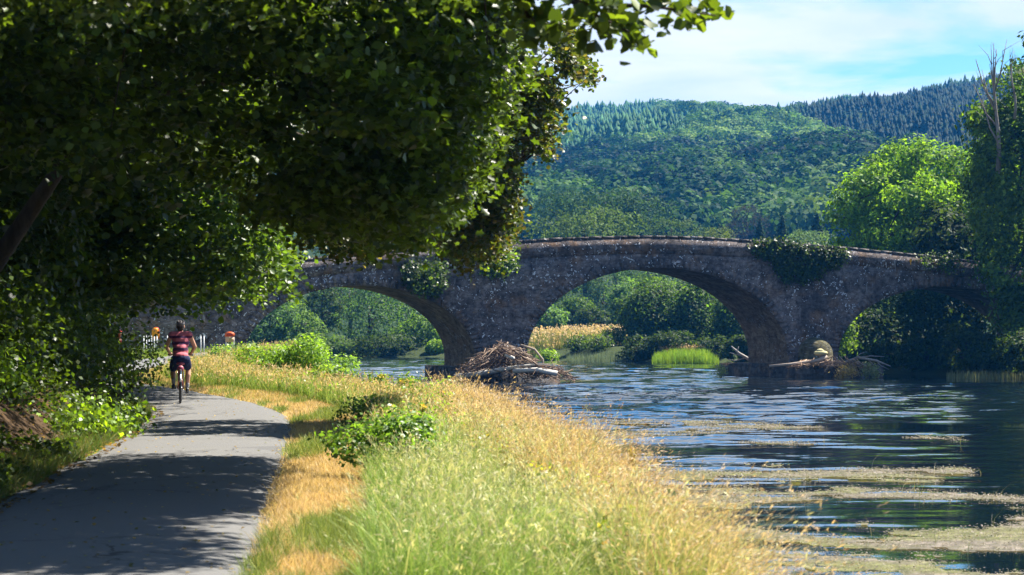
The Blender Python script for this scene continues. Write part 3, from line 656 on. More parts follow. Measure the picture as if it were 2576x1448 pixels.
for label, x, y, Y, w, h in [('low dark scrub on the shore at the nearer side of the ivy covered trees', 1600, 885, 193, 110, 70), ('low dark scrub on the shore in front of the middle ivy covered tree', 1700, 872, 192, 120, 70), ('low scrub on the shore behind the vivid green tongue', 1800, 880, 191, 120, 70), ('low dark scrub at the foot of the farther pier', 1870, 885, 186, 100, 70),
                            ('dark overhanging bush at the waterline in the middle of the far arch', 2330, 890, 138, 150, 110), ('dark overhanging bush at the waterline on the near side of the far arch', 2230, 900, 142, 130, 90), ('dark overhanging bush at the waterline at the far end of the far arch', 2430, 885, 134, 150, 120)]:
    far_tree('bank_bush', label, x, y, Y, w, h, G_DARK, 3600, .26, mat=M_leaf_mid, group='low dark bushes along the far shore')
# trees glimpsed over the nearer half of the parapet
for i, (label, x, y, Y, w, h, c) in enumerate([('tree crown glimpsed over the parapet between hanging leaves', 1180, 600, 300, 260, 130, [(.04, .08, .03), (.06, .11, .035)]), ('tree crown glimpsed over the nearer arch', 930, 620, 310, 280, 120, [(.04, .08, .03), (.06, .11, .035)])]):
    far_tree('oak_tree', label, x, y, Y, w, h, c, 3000, .45, group='trees standing beyond the bridge')

# ------------------------------------------------------------------ near trees over the path
def leafy(name, label, base, polys, n, per, cl, ls, cols, wood, trunk_r, cat='tree', group=None, six=True, droop=.5, mat=None, jit=.2, up=.25, soft=14, rag=0, gap=0):
    """a tree whose crown fills the given outlines; each outline has its own range of distances (metres)"""
    root = empty(name, base, label, cat, group); b = np.asarray(base, float); C = []; lobed = []; share = [p[3] for p in polys]
    for P, y0, y1, f, *lb in polys:
        q = sample_poly(P, int(n*f/sum(share)), soft, rag); Y = rng.uniform(y0, y1, len(q))
        W = np.stack([(q[:, 0]-CX)/F*Y, Y, EYE+(HY-q[:, 1])/F*Y], 1)
        if gap: W = W[fbm(W[:, 0]*.75+Y*.23, W[:, 2]*.95+Y*.31, 87, 3) > gap]
        C.append(W); lobed.append(np.full(len(W), bool(lb)))
    lobed = np.concatenate(lobed); C = np.concatenate(C)-b; k = len(C)
    # each spray hangs outward and down from its centre
    ax = unit(np.stack([C[:, 0]-C[:, 0].min(), rng.normal(0, 2, k), -np.abs(rng.normal(droop*6, 2, k))], 1)+rng.normal(0, 1.0, (k, 3)))
    idx = np.repeat(np.arange(k), per); tpos = rng.uniform(-.5, .5, len(idx))[:, None]
    X = C[idx]+ax[idx]*tpos*cl*2.4+rng.normal(size=(len(idx), 3))*cl*.45*np.array([1, 1, .8])
    nr = rng.normal(size=(len(idx), 3))*.6+np.array([.15, -.1, up+.5])
    tint = np.exp(rng.normal(0, .18, k))[idx]; lob = np.repeat(lobed, per) if lobed.any() else np.zeros(len(idx), bool)
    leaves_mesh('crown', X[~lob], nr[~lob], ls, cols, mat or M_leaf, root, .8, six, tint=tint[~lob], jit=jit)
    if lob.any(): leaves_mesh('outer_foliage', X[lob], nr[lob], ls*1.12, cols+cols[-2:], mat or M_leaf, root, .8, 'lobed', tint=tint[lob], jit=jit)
    m = MB()
    for P, R in wood: m.tube(np.asarray(P, float)-b, R, 9)
    knots = np.concatenate([np.asarray(P, float)[1:] for P, R in wood])-b
    for i in rng.choice(k, min(k, 150), False):
        e = C[i]+ax[i]*cl*1.1; s = knots[np.argmin(((knots-e)**2).sum(1))]; m.tube([s, (s+e)/2+rng.normal(0, .06, 3)+np.array([0, 0, .15]), e], [.026, .015, .005], 4, None, True)
    m.build('trunk', M_bark, root, True)
    return root
CANOPY = [(-1500, -1100), (1080, -1100), (1180, -300), (1150, 30), (1080, 200), (1000, 380), (860, 480), (700, 500), (620, 470), (450, 430), (250, 410), (0, 440), (-1500, 610)]
EDGE = [(1130, -300), (1230, -250), (1285, 30), (1290, 120), (1300, 190), (1240, 235), (1250, 300), (1230, 370), (1170, 400), (1185, 470), (1215, 505), (1150, 550), (1120, 600), (1080, 620), (1050, 650), (1000, 650), (950, 600), (860, 610), (790, 600), (700, 570), (640, 500), (760, 480), (960, 380), (1080, 150)]
EDGE = [(x-(32 if x > 1000 and y > 0 else 0), y-(14 if y > 500 else 0)) for x, y in EDGE]
OVER = [(900, -900), (1850, -900), (1850, -560), (1640, -420), (1380, -330), (1200, -170), (900, -130)]
UPPER = [(-900, -900), (720, -900), (790, -300), (760, 200), (560, 330), (200, 330), (-900, 300)]  # crown outline added behind the visible leaves to shade the left bank
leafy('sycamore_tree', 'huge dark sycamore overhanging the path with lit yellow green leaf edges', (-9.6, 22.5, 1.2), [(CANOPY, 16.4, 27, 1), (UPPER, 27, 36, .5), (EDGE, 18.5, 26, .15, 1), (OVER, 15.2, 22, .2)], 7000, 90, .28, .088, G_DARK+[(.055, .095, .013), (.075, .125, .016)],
      [([(-9.6, 22.5, .8), (-9.4, 22.6, 3), (-8.6, 23, 5.5), (-7, 23.5, 7.2)], [.5, .42, .32, .2]), ([(-9.3, 22.6, 3), (-7.2, 22.8, 4.1), (-5, 23.3, 5.6), (-2.4, 24, 6.2), (-.6, 24.6, 5.6)], [.26, .2, .14, .09, .03]),
       ([(-9.3, 22.6, 2.6), (-7.6, 24, 3.2), (-5.2, 25.5, 4.6), (-3, 26, 5.0), (-.9, 26.4, 4.4)], [.22, .17, .12, .07, .02]), ([(-8.6, 23, 5.4), (-6, 20.5, 7), (-3, 19.5, 7.6), (-.4, 19, 7.2)], [.22, .15, .1, .04])], .5, rag=75, gap=.47)
# hanging hawthorn sprays at the edge of the canopy
HAW = [[(1310, 180), (1390, 195), (1385, 300), (1378, 385), (1330, 380), (1300, 300)], [(1180, 250), (1290, 260), (1285, 400), (1300, 490), (1250, 560), (1190, 560), (1160, 400)], [(1420, 60), (1450, 150), (1480, 210), (1440, 200), (1405, 120)], [(1100, 480), (1290, 480), (1300, 580), (1240, 640), (1150, 660), (1080, 600)], [(760, 470), (900, 450), (960, 560), (930, 640), (830, 640), (760, 610)]]
leafy('hawthorn_tree', 'smaller leaved hawthorn with drooping sprays at the edge of the canopy', (-9.2, 34, .9), [(P, 31, 36, f) for P, f in zip(HAW, (1, 2.6, .5, 2, 2))], 420, 90, .24, .085, G_DARK+[(.08, .1, .025), (.09, .075, .03)],
      [([(-9.2, 34, .6), (-9, 34, 2.5), (-7.6, 33.6, 4.4), (-5, 33.2, 5.4), (-2.4, 33, 5.6)], [.2, .17, .13, .09, .06]), ([(-5, 33.2, 5.4), (-3.2, 33, 4.7), (-1.8, 33, 4.4), (-.6, 33, 4.5)], [.07, .05, .03, .012]), ([(-2.4, 33, 5.6), (-1.3, 33.2, 5.4), (-.5, 33.3, 5.0), (.0, 33.3, 4.3)], [.05, .035, .02, .008])], .14, droop=1.0, soft=6, rag=20)
# the twig of the nearest tree reaching across the sky
NEAR = [(-700, -500), (1100, -480), (1200, -120), (1120, 20), (900, -20), (500, 30), (0, 0), (-700, 40)]
TW = [(np.array([at(1050, -190, 11.6), at(1300, -40, 11.6), at(1480, 10, 11.7), at(1650, 18, 11.7), at(1800, 40, 11.8)]), [.03, .022, .016, .01, .004]), (np.array([at(1430, 0, 11.6), at(1520, 50, 11.5), at(1610, 95, 11.5)]), [.014, .01, .004]), (np.array([at(1250, -60, 11.6), at(1330, 40, 11.6), at(1390, 100, 11.7)]), [.016, .01, .004])]
near = leafy('lime_tree', 'nearest tree whose leafy twig reaches out across the sky', (-7.2, 11.2, 1.1), [(NEAR, 10.5, 13.5, 1, 1), ([(-700, -700), (900, -600), (1000, -300), (-700, -200)], 9, 13, .8), ([(-4200, -1800), (-1200, -1800), (-600, -300), (-550, 500), (-1000, 800), (-4200, 900)], 11, 18, 1.6)], 560, 90, .3, .055, G_DARK+[(.06, .10, .012)],  # last outline is unseen foliage added off frame to block sky light
      [([(-7.2, 11.2, .9), (-7, 11.3, 3), (-6, 11.4, 5.2), (-4, 11.5, 6)], [.34, .28, .2, .12]), ([(-6, 11.4, 5.1), (-3.5, 11.5, 4.9), (-1.2, 11.6, 4.4), TW[0][0][0]], [.12, .08, .05, .03])]+TW, .3)
X = []; A = []
for P, R in TW:
    for f in np.linspace(.12, 1, 60 if len(P) > 3 else 34):
        s = f*(len(P)-1); i = min(int(s), len(P)-2); p = lerp(P[i], P[i+1], s-i); th_ = .13*(1-f*.75)+.02
        for q in range(4): X.append(p+rng.normal(0, 1, 3)*np.array([.05, .1, th_]))
X = np.array(X); b = np.array((-7.2, 11.2, 1.1))
leaves_mesh('twig_leaves', X-b, rng.normal(size=X.shape)*.6+np.array([.1, -.3, .5]), .085, [(.035, .06, .01), (.06, .095, .014), (.09, .13, .018)], M_leaf, near, .8, True)

# trees farther along the left of the path
MIDP = [(120, 470), (330, 440), (520, 470), (640, 520), (720, 600), (735, 640), (700, 705), (640, 700), (600, 725), (540, 740), (450, 770), (330, 745), (250, 780), (140, 700)]
leafy('field_maple', 'lighter green tree leaning over the path beyond the dark canopy', (-12.6, 52, .8), [(MIDP, 46, 57, 1), ([(-200, 300), (500, 300), (600, 500), (200, 520), (-200, 560)], 48, 58, .6)], 900, 56, .42, .15, G_MID+[(.08, .13, .02), (.03, .06, .012)],
      [([(-12.6, 52, .6), (-12.4, 52, 2.5), (-11.4, 51.6, 4.4), (-9.6, 51.2, 5.4)], [.25, .2, .14, .06]), ([(-12.3, 52, 2.6), (-10.6, 51, 3.8), (-8.6, 50.5, 4.2), (-7, 50, 3.6)], [.14, .1, .06, .02])], .2)
DK = [([(-300, 380), (110, 430), (140, 620), (255, 740), (245, 800), (215, 830), (190, 870), (-300, 950)], 58, 84, 1)]
leafy('elm_tree', 'dark tree filling the shade on the left before the bridge', (-21, 72, .8), DK, 900, 44, .7, .24, G_DARK, [([(-21, 72, .6), (-20.8, 72, 3), (-20, 71, 6)], [.35, .28, .15])], .3)
for (label, bx, by, P, y0, y1) in [('dark tall tree behind the sycamore trunk, added to shade the bank', -14.5, 38, [(-700, -600), (700, -600), (1000, -400), (930, 120), (800, 350), (480, 420), (300, 500), (-200, 560), (-700, 600)], 36, 53), ('dark tall tree farther along, added to shade the bank', -17, 60, [(-900, -300), (700, -300), (860, 100), (860, 380), (500, 480), (100, 520), (-900, 600)], 54, 68)]:
    leafy('elm_tree', label, (bx, by, 1.6), [(P, y0, y1, 1)], 1700, 60, .7, .2, G_DARK, [([(bx, by, 1.4), (bx, by, 4), (bx+.6, by, 7)], [.4, .3, .18])], .3, group='dark trees added to shade the left bank')  # hidden and off-frame crowns added to block sun from the left bank

# hedge bushes along the left edge of the path
def hedge(label, Y0_, Y1_, off, h, n, ls, cols, name='hedge_bush', wid=1.0, group='bushes along the shaded left bank'):
    Ym = (Y0_+Y1_)/2; xb = float(path_left(Ym))-off; base = (xb, Ym, float(ground_z(xb, Ym)))
    root = empty(name, base, label, 'bush', group); L = []
    for i in range(9):
        y = rng.uniform(Y0_, Y1_); x = float(path_left(y))-off+rng.normal(0, wid*.4); z = float(ground_z(x, y)); r = h*rng.uniform(.28, .42)
        L.append((x-xb, y-Ym, z-base[2]+rng.uniform(.15, .7)*h, wid*rng.uniform(.5, .85), (Y1_-Y0_)*.22, r))
    Xp, nr, tint = crown_points(L, n, ls*2.2, 22, .25, .35)
    Xp[:, 2] = np.maximum(Xp[:, 2], ground_z(Xp[:, 0]+xb, Xp[:, 1]+Ym)-base[2]+.03)
    leaves_mesh('foliage', Xp, nr, ls, cols, M_leaf, root, .7, tint=tint)
    m = MB()
    for l in L:
        g = float(ground_z(l[0]+xb, l[1]+Ym))-base[2]-.1; m.tube([(0, 0, -.1), (l[0]*.5, l[1]*.5, g*.5+.05), (l[0]-.05, l[1]+.1, (g+l[2])/2), (l[0], l[1], l[2])], [.04, .035, .025, .01], 5)
    m.build('stem', M_bark, root)
for a in [('leafy bush at the bend, its leaf tips over the path edge', 37, 46, 1.0, 1.4, 8000, .085, G_DARK+[(.06, .1, .015)], 'hedge_bush', .75), ('dark hedge bush above the bare earth bank', 27, 38, 2.3, 1.9, 8000, .11, G_DARK+[(.06, .1, .015)], 'hedge_bush', 1.1),
          ('tall dark bush behind the bend beside the partly hidden rider', 48, 60, 3.5, 2.5, 9000, .13, G_DARK, 'hedge_bush', 1.2), ('deep shaded bush above the earth bank nearest the viewer', 17, 27, 3.3, 2.0, 6000, .12, G_DARK, 'hedge_bush', 1.2),
          ('high dark bush at the back of the bank', 36, 50, 3.8, 3.6, 9000, .15, G_DARK, 'hedge_bush', 1.6), ('dark bush over the far bend of the path', 60, 72, 3.9, 3.0, 7000, .16, G_DARK, 'hedge_bush', 1.5), ('high dark bush behind the earth bank', 20, 34, 5.2, 3.4, 9000, .15, G_DARK, 'hedge_bush', 1.6)]:
    hedge(*a)
for (label, y0, y1, off, h, n) in [('bright nettle clump lit at the path edge below the hedge', 28.5, 31.5, .35, .42, 1800), ('bright leafy weed clump halfway up the earth bank', 25.5, 28.5, 1.5, .8, 1700)]:
    hedge(label, y0, y1, off, h, n, .085, G_MID+G_BRIGHT, 'nettle_clump', .35, 'lit weed clumps on the left bank')

# ------------------------------------------------------------------ grasses
def blades(P, h, w, lean, cols, segs=3, yaw=None):
    """P (N,3) roots; h, w (N,) size; lean (N,2) how far the tip leans over, in blade heights"""
    N = len(P); yaw = rng.uniform(0, 2*PI, N) if yaw is None else yaw
    sd = np.stack([np.cos(yaw), np.sin(yaw), np.zeros(N)], 1)*(w[:, None]*.5); R = []
    for i in range(segs+1):
        f = i/segs; c = P+np.stack([lean[:, 0]*h*f*f, lean[:, 1]*h*f*f, h*f*(1-.25*f*np.hypot(lean[:, 0], lean[:, 1]))], 1)
        k = 1-.88*f**1.6; R += [c-sd*k, c+sd*k]
    n = 2*(segs+1); V = np.stack(R, 1).reshape(-1, 3); i = np.arange(N)[:, None]*n
    Q = np.concatenate([i+[2*s, 2*s+1, 2*s+3, 2*s+2] for s in range(segs)])
    tip = P+np.stack([lean[:, 0]*h, lean[:, 1]*h, h*(1-.25*np.hypot(lean[:, 0], lean[:, 1]))], 1)
    return V, Q, np.repeat(cols, n, 0), tip
def pick(cols, n, jit=.16, w=None):
    c = np.asarray(cols, float); k = rng.choice(len(c), n, p=w); f = rng.random((n, 1)); return np.clip(lerp(c[k], c[rng.choice(len(c), n, p=w)], f*.6)*np.exp(rng.normal(0, jit, (n, 1))), .004, .9)
def scatter(n, y0, y1, xl, xr, power=1.0):
    """roots between two functions of distance, denser towards the viewer"""
    Y = y0*(y1/y0)**(rng.random(n)**power) if power != 0 else rng.uniform(y0, y1, n); a, b = xl(Y), xr(Y); X = a+(b-a)*rng.random(n)
    return X, Y
def bank_edge(Y): return np.interp(Y, RIVER[:15, 1], RIVER[:15, 0])
GREEN = [(.15, .25, .035), (.21, .32, .055), (.11, .20, .03), (.27, .36, .09)]
STRAW = [(.52, .37, .17), (.62, .46, .24), (.44, .29, .12), (.60, .46, .28)]
RUST = [(.42, .20, .06), (.36, .16, .05), (.48, .28, .09)]
def verge_w(Y): return np.interp(Y, [10, 14, 20, 28, 36, 45, 60, 120], [.95, 1.0, 1.15, 1.35, 1.5, 1.6, 1.7, 1.8])

# mown verge: short blades
n = 170000; X, Y = scatter(n, 11, 70, lambda y: path_right(y)-.10, lambda y: path_right(y)+verge_w(y)*1.15)
p = fbm(X*1.5, Y*.38, 41); e = (X-path_right(Y))/verge_w(Y); gmask = p+(fbm(X*7, Y*2.2, 44)-.5)*.35+np.interp(Y, [13, 20, 30, 42], [.0, -.02, -.07, -.12])+.04*(np.abs(e-.12) < .14)
g = gmask > .515
keep = rng.random(n) < np.where(X < path_right(Y), .35, 1); X, Y, g, e = X[keep], Y[keep], g[keep], e[keep]; n = len(X)
P = np.stack([X, Y, ground_z(X, Y)], 1); c = np.where(g[:, None], pick([(.15, .21, .04), (.20, .26, .06), (.11, .17, .03), (.30, .31, .10)], n), pick(STRAW, n))
h = rng.uniform(.03, .10, n)*(.5+1.1*fbm(X*2.3, Y*1.6, 47))*np.where(g, 1.35, .8)*np.exp(rng.normal(0, .25, n)); w = rng.uniform(.004, .008, n)*np.clip(Y/16, 1, 3.2)
V, Q, cc, _ = blades(P, h, w, rng.normal(0, .5, (n, 2)), c, 1)
tag(mesh('mown_grass', V, Q, M_grass, None, cc), 'short mown verge of green and straw coloured grass beside the path', 'grass', kind='stuff')

# tall grasses of the bank
def tall(name, label, n, y0, y1, xl, xr, hh, cols, weights=None, wd=.006, mask=None, heads=None, lean=(.25, -.1), spread=.3, segs=3, power=1.0, patch=None):
    X, Y = scatter(n, y0, y1, xl, xr, power); k = np.ones(n, bool)
    if mask is not None: k = mask(X, Y)
    k &= river_dist(X, Y) > -.25; X, Y = X[k], Y[k]; m_ = len(X); Z = np.maximum(ground_z(X, Y), WATER-.05)
    h = rng.uniform(hh[0], hh[1], m_)*(.45+1.05*fbm(X*1.9, Y*1.5, 61)); w = wd*rng.uniform(.6, 1.3, m_)*np.clip(Y/17, 1, 4.5)
    ln = np.stack([rng.normal(lean[0], spread, m_), rng.normal(lean[1], spread, m_)], 1)
    cl_ = pick(cols, m_, .16, weights)
    if patch is not None:
        pf = fbm(X*1.5, Y*.9, 63, 3)+rng.normal(0, .05, m_); a_ = pf > .53; b_ = pf < .40; cl_[a_] = pick(patch[0], a_.sum()); cl_[b_] = pick(patch[1], b_.sum())
    V, Q, cc, tip = blades(np.stack([X, Y, Z-.02], 1), h, w, ln, cl_, segs)
    if heads:
        fr, ls, hc = heads; s = rng.random(m_) < fr; T = np.repeat(tip[s], 4, 0)
        T = T+rng.normal(size=T.shape)*np.array([.012, .012, .03])*np.clip(np.repeat(Y[s], 4)/20, 1, 2)[:, None]
        V2, Q2, kk = leaf_geo(T, ls*np.clip(np.repeat(Y[s], 4)/20, 1, 2.2)*rng.uniform(.6, 1.3, len(T)), rng.normal(size=T.shape)+np.array([0, -.7, 0]), .17, axis_=np.stack([np.repeat(ln[s, 0], 4)*1.5, np.repeat(ln[s, 1], 4)*1.5, np.ones(len(T))], 1)+rng.normal(0, .3, T.shape))
        Q2 = Q2+len(V); V = np.concatenate([V, V2]); Q = np.concatenate([Q, Q2]); cc = np.concatenate([cc, np.repeat(pick(hc, len(T)), kk, 0)])
    return tag(mesh(name, V, Q, M_grass, None, cc), label, 'grass', kind='stuff')
vr = lambda y: path_right(y)+verge_w(y)
# share of the strip from the verge to the water that is green
def gshare(Y): return np.interp(Y, [11, 14, 18, 24, 30, 40, 48, 60, 110], [.60, .58, .52, .42, .50, .66, .9, 1, 1])
mid = lambda y: vr(y)+(bank_edge(y)-vr(y))*gshare(y)
tall('green_grass', 'tall fresh green grass between verge and golden grass', 52000, 11, 26, lambda y: vr(y)-.25, lambda y: mid(y)+.35, (.26, .52), [(.18, .29, .06), (.24, .36, .09), (.14, .24, .04), (.32, .40, .15)], None, .006, heads=(.12, .03, [(.5, .45, .25), (.42, .44, .22)]), lean=(.1, -.1), spread=.35)
tall('dry_grass', 'dense golden dry grass leaning over the river bank', 120000, 11, 50, lambda y: mid(y)-.35, lambda y: bank_edge(y)-.05, (.36, .64), STRAW+[(.60, .42, .2)], None, .0046, heads=(.2, .04, [(.62, .47, .29), (.52, .36, .2), (.58, .42, .27)]), lean=(.22, -.08), spread=.5, patch=([(.30, .36, .10), (.22, .30, .07), (.5, .42, .17)], [(.50, .29, .11), (.42, .22, .07), (.56, .38, .18)]))
tall('dry_grass', 'long pale stalks standing above the golden grass', 9000, 11, 42, lambda y: mid(y)-.5, lambda y: bank_edge(y)+.05, (.48, .82), [(.60, .50, .28), (.66, .56, .34), (.5, .40, .18)], None, .0085, heads=(.7, .045, [(.58, .44, .28), (.46, .31, .17)]), lean=(.3, -.1), spread=.4)
tall('green_grass', 'long pale green stalks standing above the fresh grass', 4200, 11, 24, lambda y: vr(y)-.1, lambda y: mid(y)+.3, (.45, .72), [(.36, .42, .16), (.26, .36, .10), (.5, .5, .24)], None, .0085, heads=(.6, .05, [(.5, .48, .26)]), lean=(.2, -.1), spread=.4)
tall('green_grass', 'mixed green grass along the middle of the bank', 60000, 25, 62, lambda y: vr(y)-.2, lambda y: mid(y)+.5, (.28, .58), GREEN+[(.34, .40, .14)], None, .005, heads=(.12, .05, STRAW), spread=.35)
tall('green_grass', 'pale green and yellow grass of the far bank before the bridge', 60000, 56, 122, lambda y: path_right(y)+1.0, lambda y: bank_edge(y)+.1, (.28, .62), GREEN+GREEN+[(.36, .40, .15), (.45, .42, .17)], None, .004, heads=(.1, .06, STRAW), segs=2)
tall('rust_grass', 'rust coloured dead stalks among the golden grass', 4200, 11, 30, lambda y: mid(y)+.25, lambda y: bank_edge(y)+.1, (.5, .85), RUST, None, .005, heads=(.9, .035, RUST), lean=(.25, -.1), spread=.3)
tall('green_grass', 'thin green grass fringing the shaded side of the path', 16000, 16, 62, lambda y: path_left(y)-.55, lambda y: path_left(y)+.06, (.06, .28), [(.07, .13, .02), (.10, .17, .03), (.2, .17, .07)], None, .006, spread=.5)
tall('dry_grass', 'straw coloured lawn strip along the far bend of the path', 26000, 44, 112, lambda y: path_right(y)-.05, lambda y: path_right(y)+1.9, (.05, .16), STRAW+GREEN[:2], [.22, .2, .12, .12, .17, .17], .006, segs=1)
tall('green_grass', 'yellow green lawn to the shaded side of the far path', 26000, 76, 116, lambda y: path_left(y)-6.5, lambda y: path_left(y)+.05, (.1, .35), GREEN+[(.40, .38, .14)], None, .006, segs=1)

def litter(name, label, n, fx_, y0, y1, size, cols, zoff, flat, mask=None, kind='stuff', cat='leaf litter'):
    Y = y0*(y1/y0)**rng.random(n); X = fx_(Y, rng.random(n)); k = np.ones(n, bool) if mask is None else mask(X, Y); X, Y = X[k], Y[k]
    onp = (X < path_right(Y)) & (X > path_left(Y)); u = np.clip((X-path_left(Y))/(path_right(Y)-path_left(Y)), 0, 1)
    Z = np.where(onp, .4*sstep(70, 112, Y)+.034+.02*(1-(2*u-1)**2), ground_z(X, Y))+zoff*rng.random(len(X))
    V, Q, kk = leaf_geo(np.stack([X, Y, Z], 1), size*rng.uniform(.6, 1.4, len(X)), rng.normal(size=(len(X), 3))*flat+np.array([0, 0, 1]), .75)
    return tag(mesh(name, V, Q, M_leaf, None, leaf_colors(len(X), cols, kk, .2)), label, cat, kind=kind)
litter('undergrowth', 'dark ivy and low weeds creeping over the shaded earth bank', 60000, lambda Y, r: path_left(Y)-.1-6.5*r**1.4, 15, 62, .075, G_DARK+[(.05, .08, .015)], .22, .6, lambda X, Y: fbm(X*.7, Y*.5, 51, 3)+.12*(path_left(Y)-X < .7) > .44, cat='undergrowth')
litter('leaf_litter', 'brown fallen leaves on the bare earth and along the path edge', 5000, lambda Y, r: path_left(Y)+.3-4.5*r**1.2, 14, 55, .06, [(.10, .06, .03), (.16, .10, .05), (.06, .04, .02)], .02, .3)
litter('leaf_litter', 'scattered dry leaves and chaff lying on the asphalt', 900, lambda Y, r: lerp(path_left(Y), path_right(Y), np.where(r < .5, r*r*2, 1-(1-r)**2*2)), 11, 50, .04, [(.30, .2, .08), (.22, .15, .06), (.12, .13, .03)], .004, .2)
litter('bank_weeds', 'small olive and green leaves of weeds mixed through the golden grass', 26000, lambda Y, r: mid(Y)-.6+(bank_edge(Y)-mid(Y)+.65)*r, 11.5, 46, .045, [(.16, .2, .04), (.10, .16, .03), (.24, .22, .06), (.26, .15, .06)], .5, .9, lambda X, Y: fbm(X*2.2, Y*1.2, 57, 3)+rng.normal(0, .04, len(X)) > .55, cat='weeds')
litter('bank_weeds', 'pale green leaves of low weeds in the middle of the bank', 16000, lambda Y, r: vr(Y)-.1+(mid(Y)-vr(Y)+.3)*r, 22, 62, .06, [(.14, .24, .05), (.2, .3, .08), (.1, .18, .035)], .5, .9, lambda X, Y: fbm(X*1.8, Y*.8, 59, 3) > .52, cat='weeds')
# leafy plants standing in the grass
def plant(name, label, X, Y, r, h, n, ls, cols, cat='plant', group=None, flowers=None, lift=0.0, aspect=.6, stems=10, zmin=0.05, nl=7):
    z = float(max(ground_z(X, Y), WATER)); root = empty(name, (X, Y, z), label, cat, group)
    L = [(rng.normal(0, r*.42), rng.normal(0, r*.42), lift+h*rng.uniform(.3, .68), r*rng.uniform(.35, .6), r*rng.uniform(.35, .6), h*rng.uniform(.22, .36)) for _ in range(nl)]
    Xp, nr, tint = crown_points(L, n, ls*1.3, 14, .3, .5); Xp[:, 2] = np.maximum(Xp[:, 2], zmin)
    leaves_mesh('foliage', Xp, nr, ls, cols, M_leaf, root, aspect, tint=tint)
    m = MB()
    for l in L+L[:max(0, stems-nl)]: m.tube([(0, 0, -.05), (l[0]*.7, l[1]*.7, l[2]*.55), (l[0], l[1], l[2]+l[5]*.7)], [.012, .009, .004], 4, (.10, .14, .04))
    m.build('stem', M_grass, root)
    if flowers:
        for l in L[:flowers[0]]:
            k = 60; T = np.array([l[0], l[1], l[2]+l[5]])+rng.normal(size=(k, 3))*np.array([r*.11, r*.11, .025])
            leaves_mesh('flower', T, rng.normal(size=T.shape)*.4+np.array([0, -.5, 1]), flowers[1], [(.70, .44, .02), (.55, .45, .04), (.3, .3, .04)], M_grass, root, .9)
    return root
def pos(dx, dy, z=0.0):
    Y = F*(EYE-z)/(dy-HY); return (dx-CX)/F*Y, Y
x, y = pos(985, 1215); plant('bushy_weed', 'dense bright green bushy weed between verge and golden grass', x, y+.3, .5, .72, 4200, .065, [(.10, .19, .04), (.15, .26, .05), (.08, .15, .035)], 'plant')
x, y = pos(1060, 1170); plant('ragwort', 'single orange yellow ragwort behind the dense bushy weed', x, y, .18, .72, 420, .05, G_MID, 'flower', 'ragwort flowers on the bank', (3, .04))
plant('ragwort', 'pair of tall ragwort heads by the water before the nearer pier, leftmost', (940-CX)/F*45, 45, .32, .85, 900, .07, G_MID+G_BRIGHT, 'flower', 'ragwort flowers on the bank', (3, .05))
plant('ragwort', 'yellow ragwort clump right of the taller heads by the water', (1010-CX)/F*43, 43, .32, .7, 900, .07, G_MID+G_BRIGHT, 'flower', 'ragwort flowers on the bank', (4, .045))
for label, dx, Y, r, h, n in [('airy pale green willow shrub on the bank beyond the cyclist', 755, 60, 1.0, 1.25, 5600), ('low rounded green shrub joining the willow shrub toward the water', 825, 60, .5, .85, 1800), ('bright yellow green shrub between sign and willow shrub', 665, 70, .95, 1.05, 3400), ('soft green shrub at the foot of the willow shrub, nearest the rider', 690, 60, .6, .75, 2200)]:
    plant('willow_shrub', label, (dx-CX)/F*Y, Y, r, h, n, .11, [(.12, .22, .04), (.17, .28, .055), (.09, .17, .03)] if 'yellow' not in label else G_MID+G_BRIGHT+[(.2, .3, .04)], 'shrub', 'shrubs on the bank beyond the rider', None, .1, .42, 14, nl=10)
for label, dx, Y, r, h in [('pale feathery weed on the bank before the shrub, by the water', 870, 56, .5, .7), ('grey green weed thicket left of the ragwort', 800, 52, .6, .6), ('leafy weed beside the second ragwort', 1080, 40, .4, .6), ('weed clump behind the bushy weed at the verge edge', 950, 33, .45, .55), ('pale weed right of the striped rider across the lawn', 560, 88, .6, .7), ('tall weed under the orange sign', 600, 98, .7, .6)]:
    plant('weed_clump', label, (dx-CX)/F*Y, Y, r, h, 1100, .075 if Y < 50 else .11, [(.12, .2, .05), (.16, .24, .07), (.09, .15, .04)], 'weed', 'weed clumps along the bank', nl=6)
for label, dx, dy, Y, h in [('leafy bramble spray over the water at the end of the golden bank', 1900, 1330, 14.2, 1.0), ('bramble with shiny leaves low at the corner of the bank', 1930, 1420, 13.2, .85), ('bramble leaves among the rust stalks', 1800, 1250, 17.4, .8), ('dark stalked bramble in the golden grass', 1640, 1330, 14.8, .65)]:
    plant('bramble', label, (dx-CX)/F*Y-.02, Y, .30, h, 330, .075, [(.10, .18, .025), (.06, .11, .018), (.14, .13, .03)], 'bramble', 'brambles on the river bank', aspect=.8, nl=7)
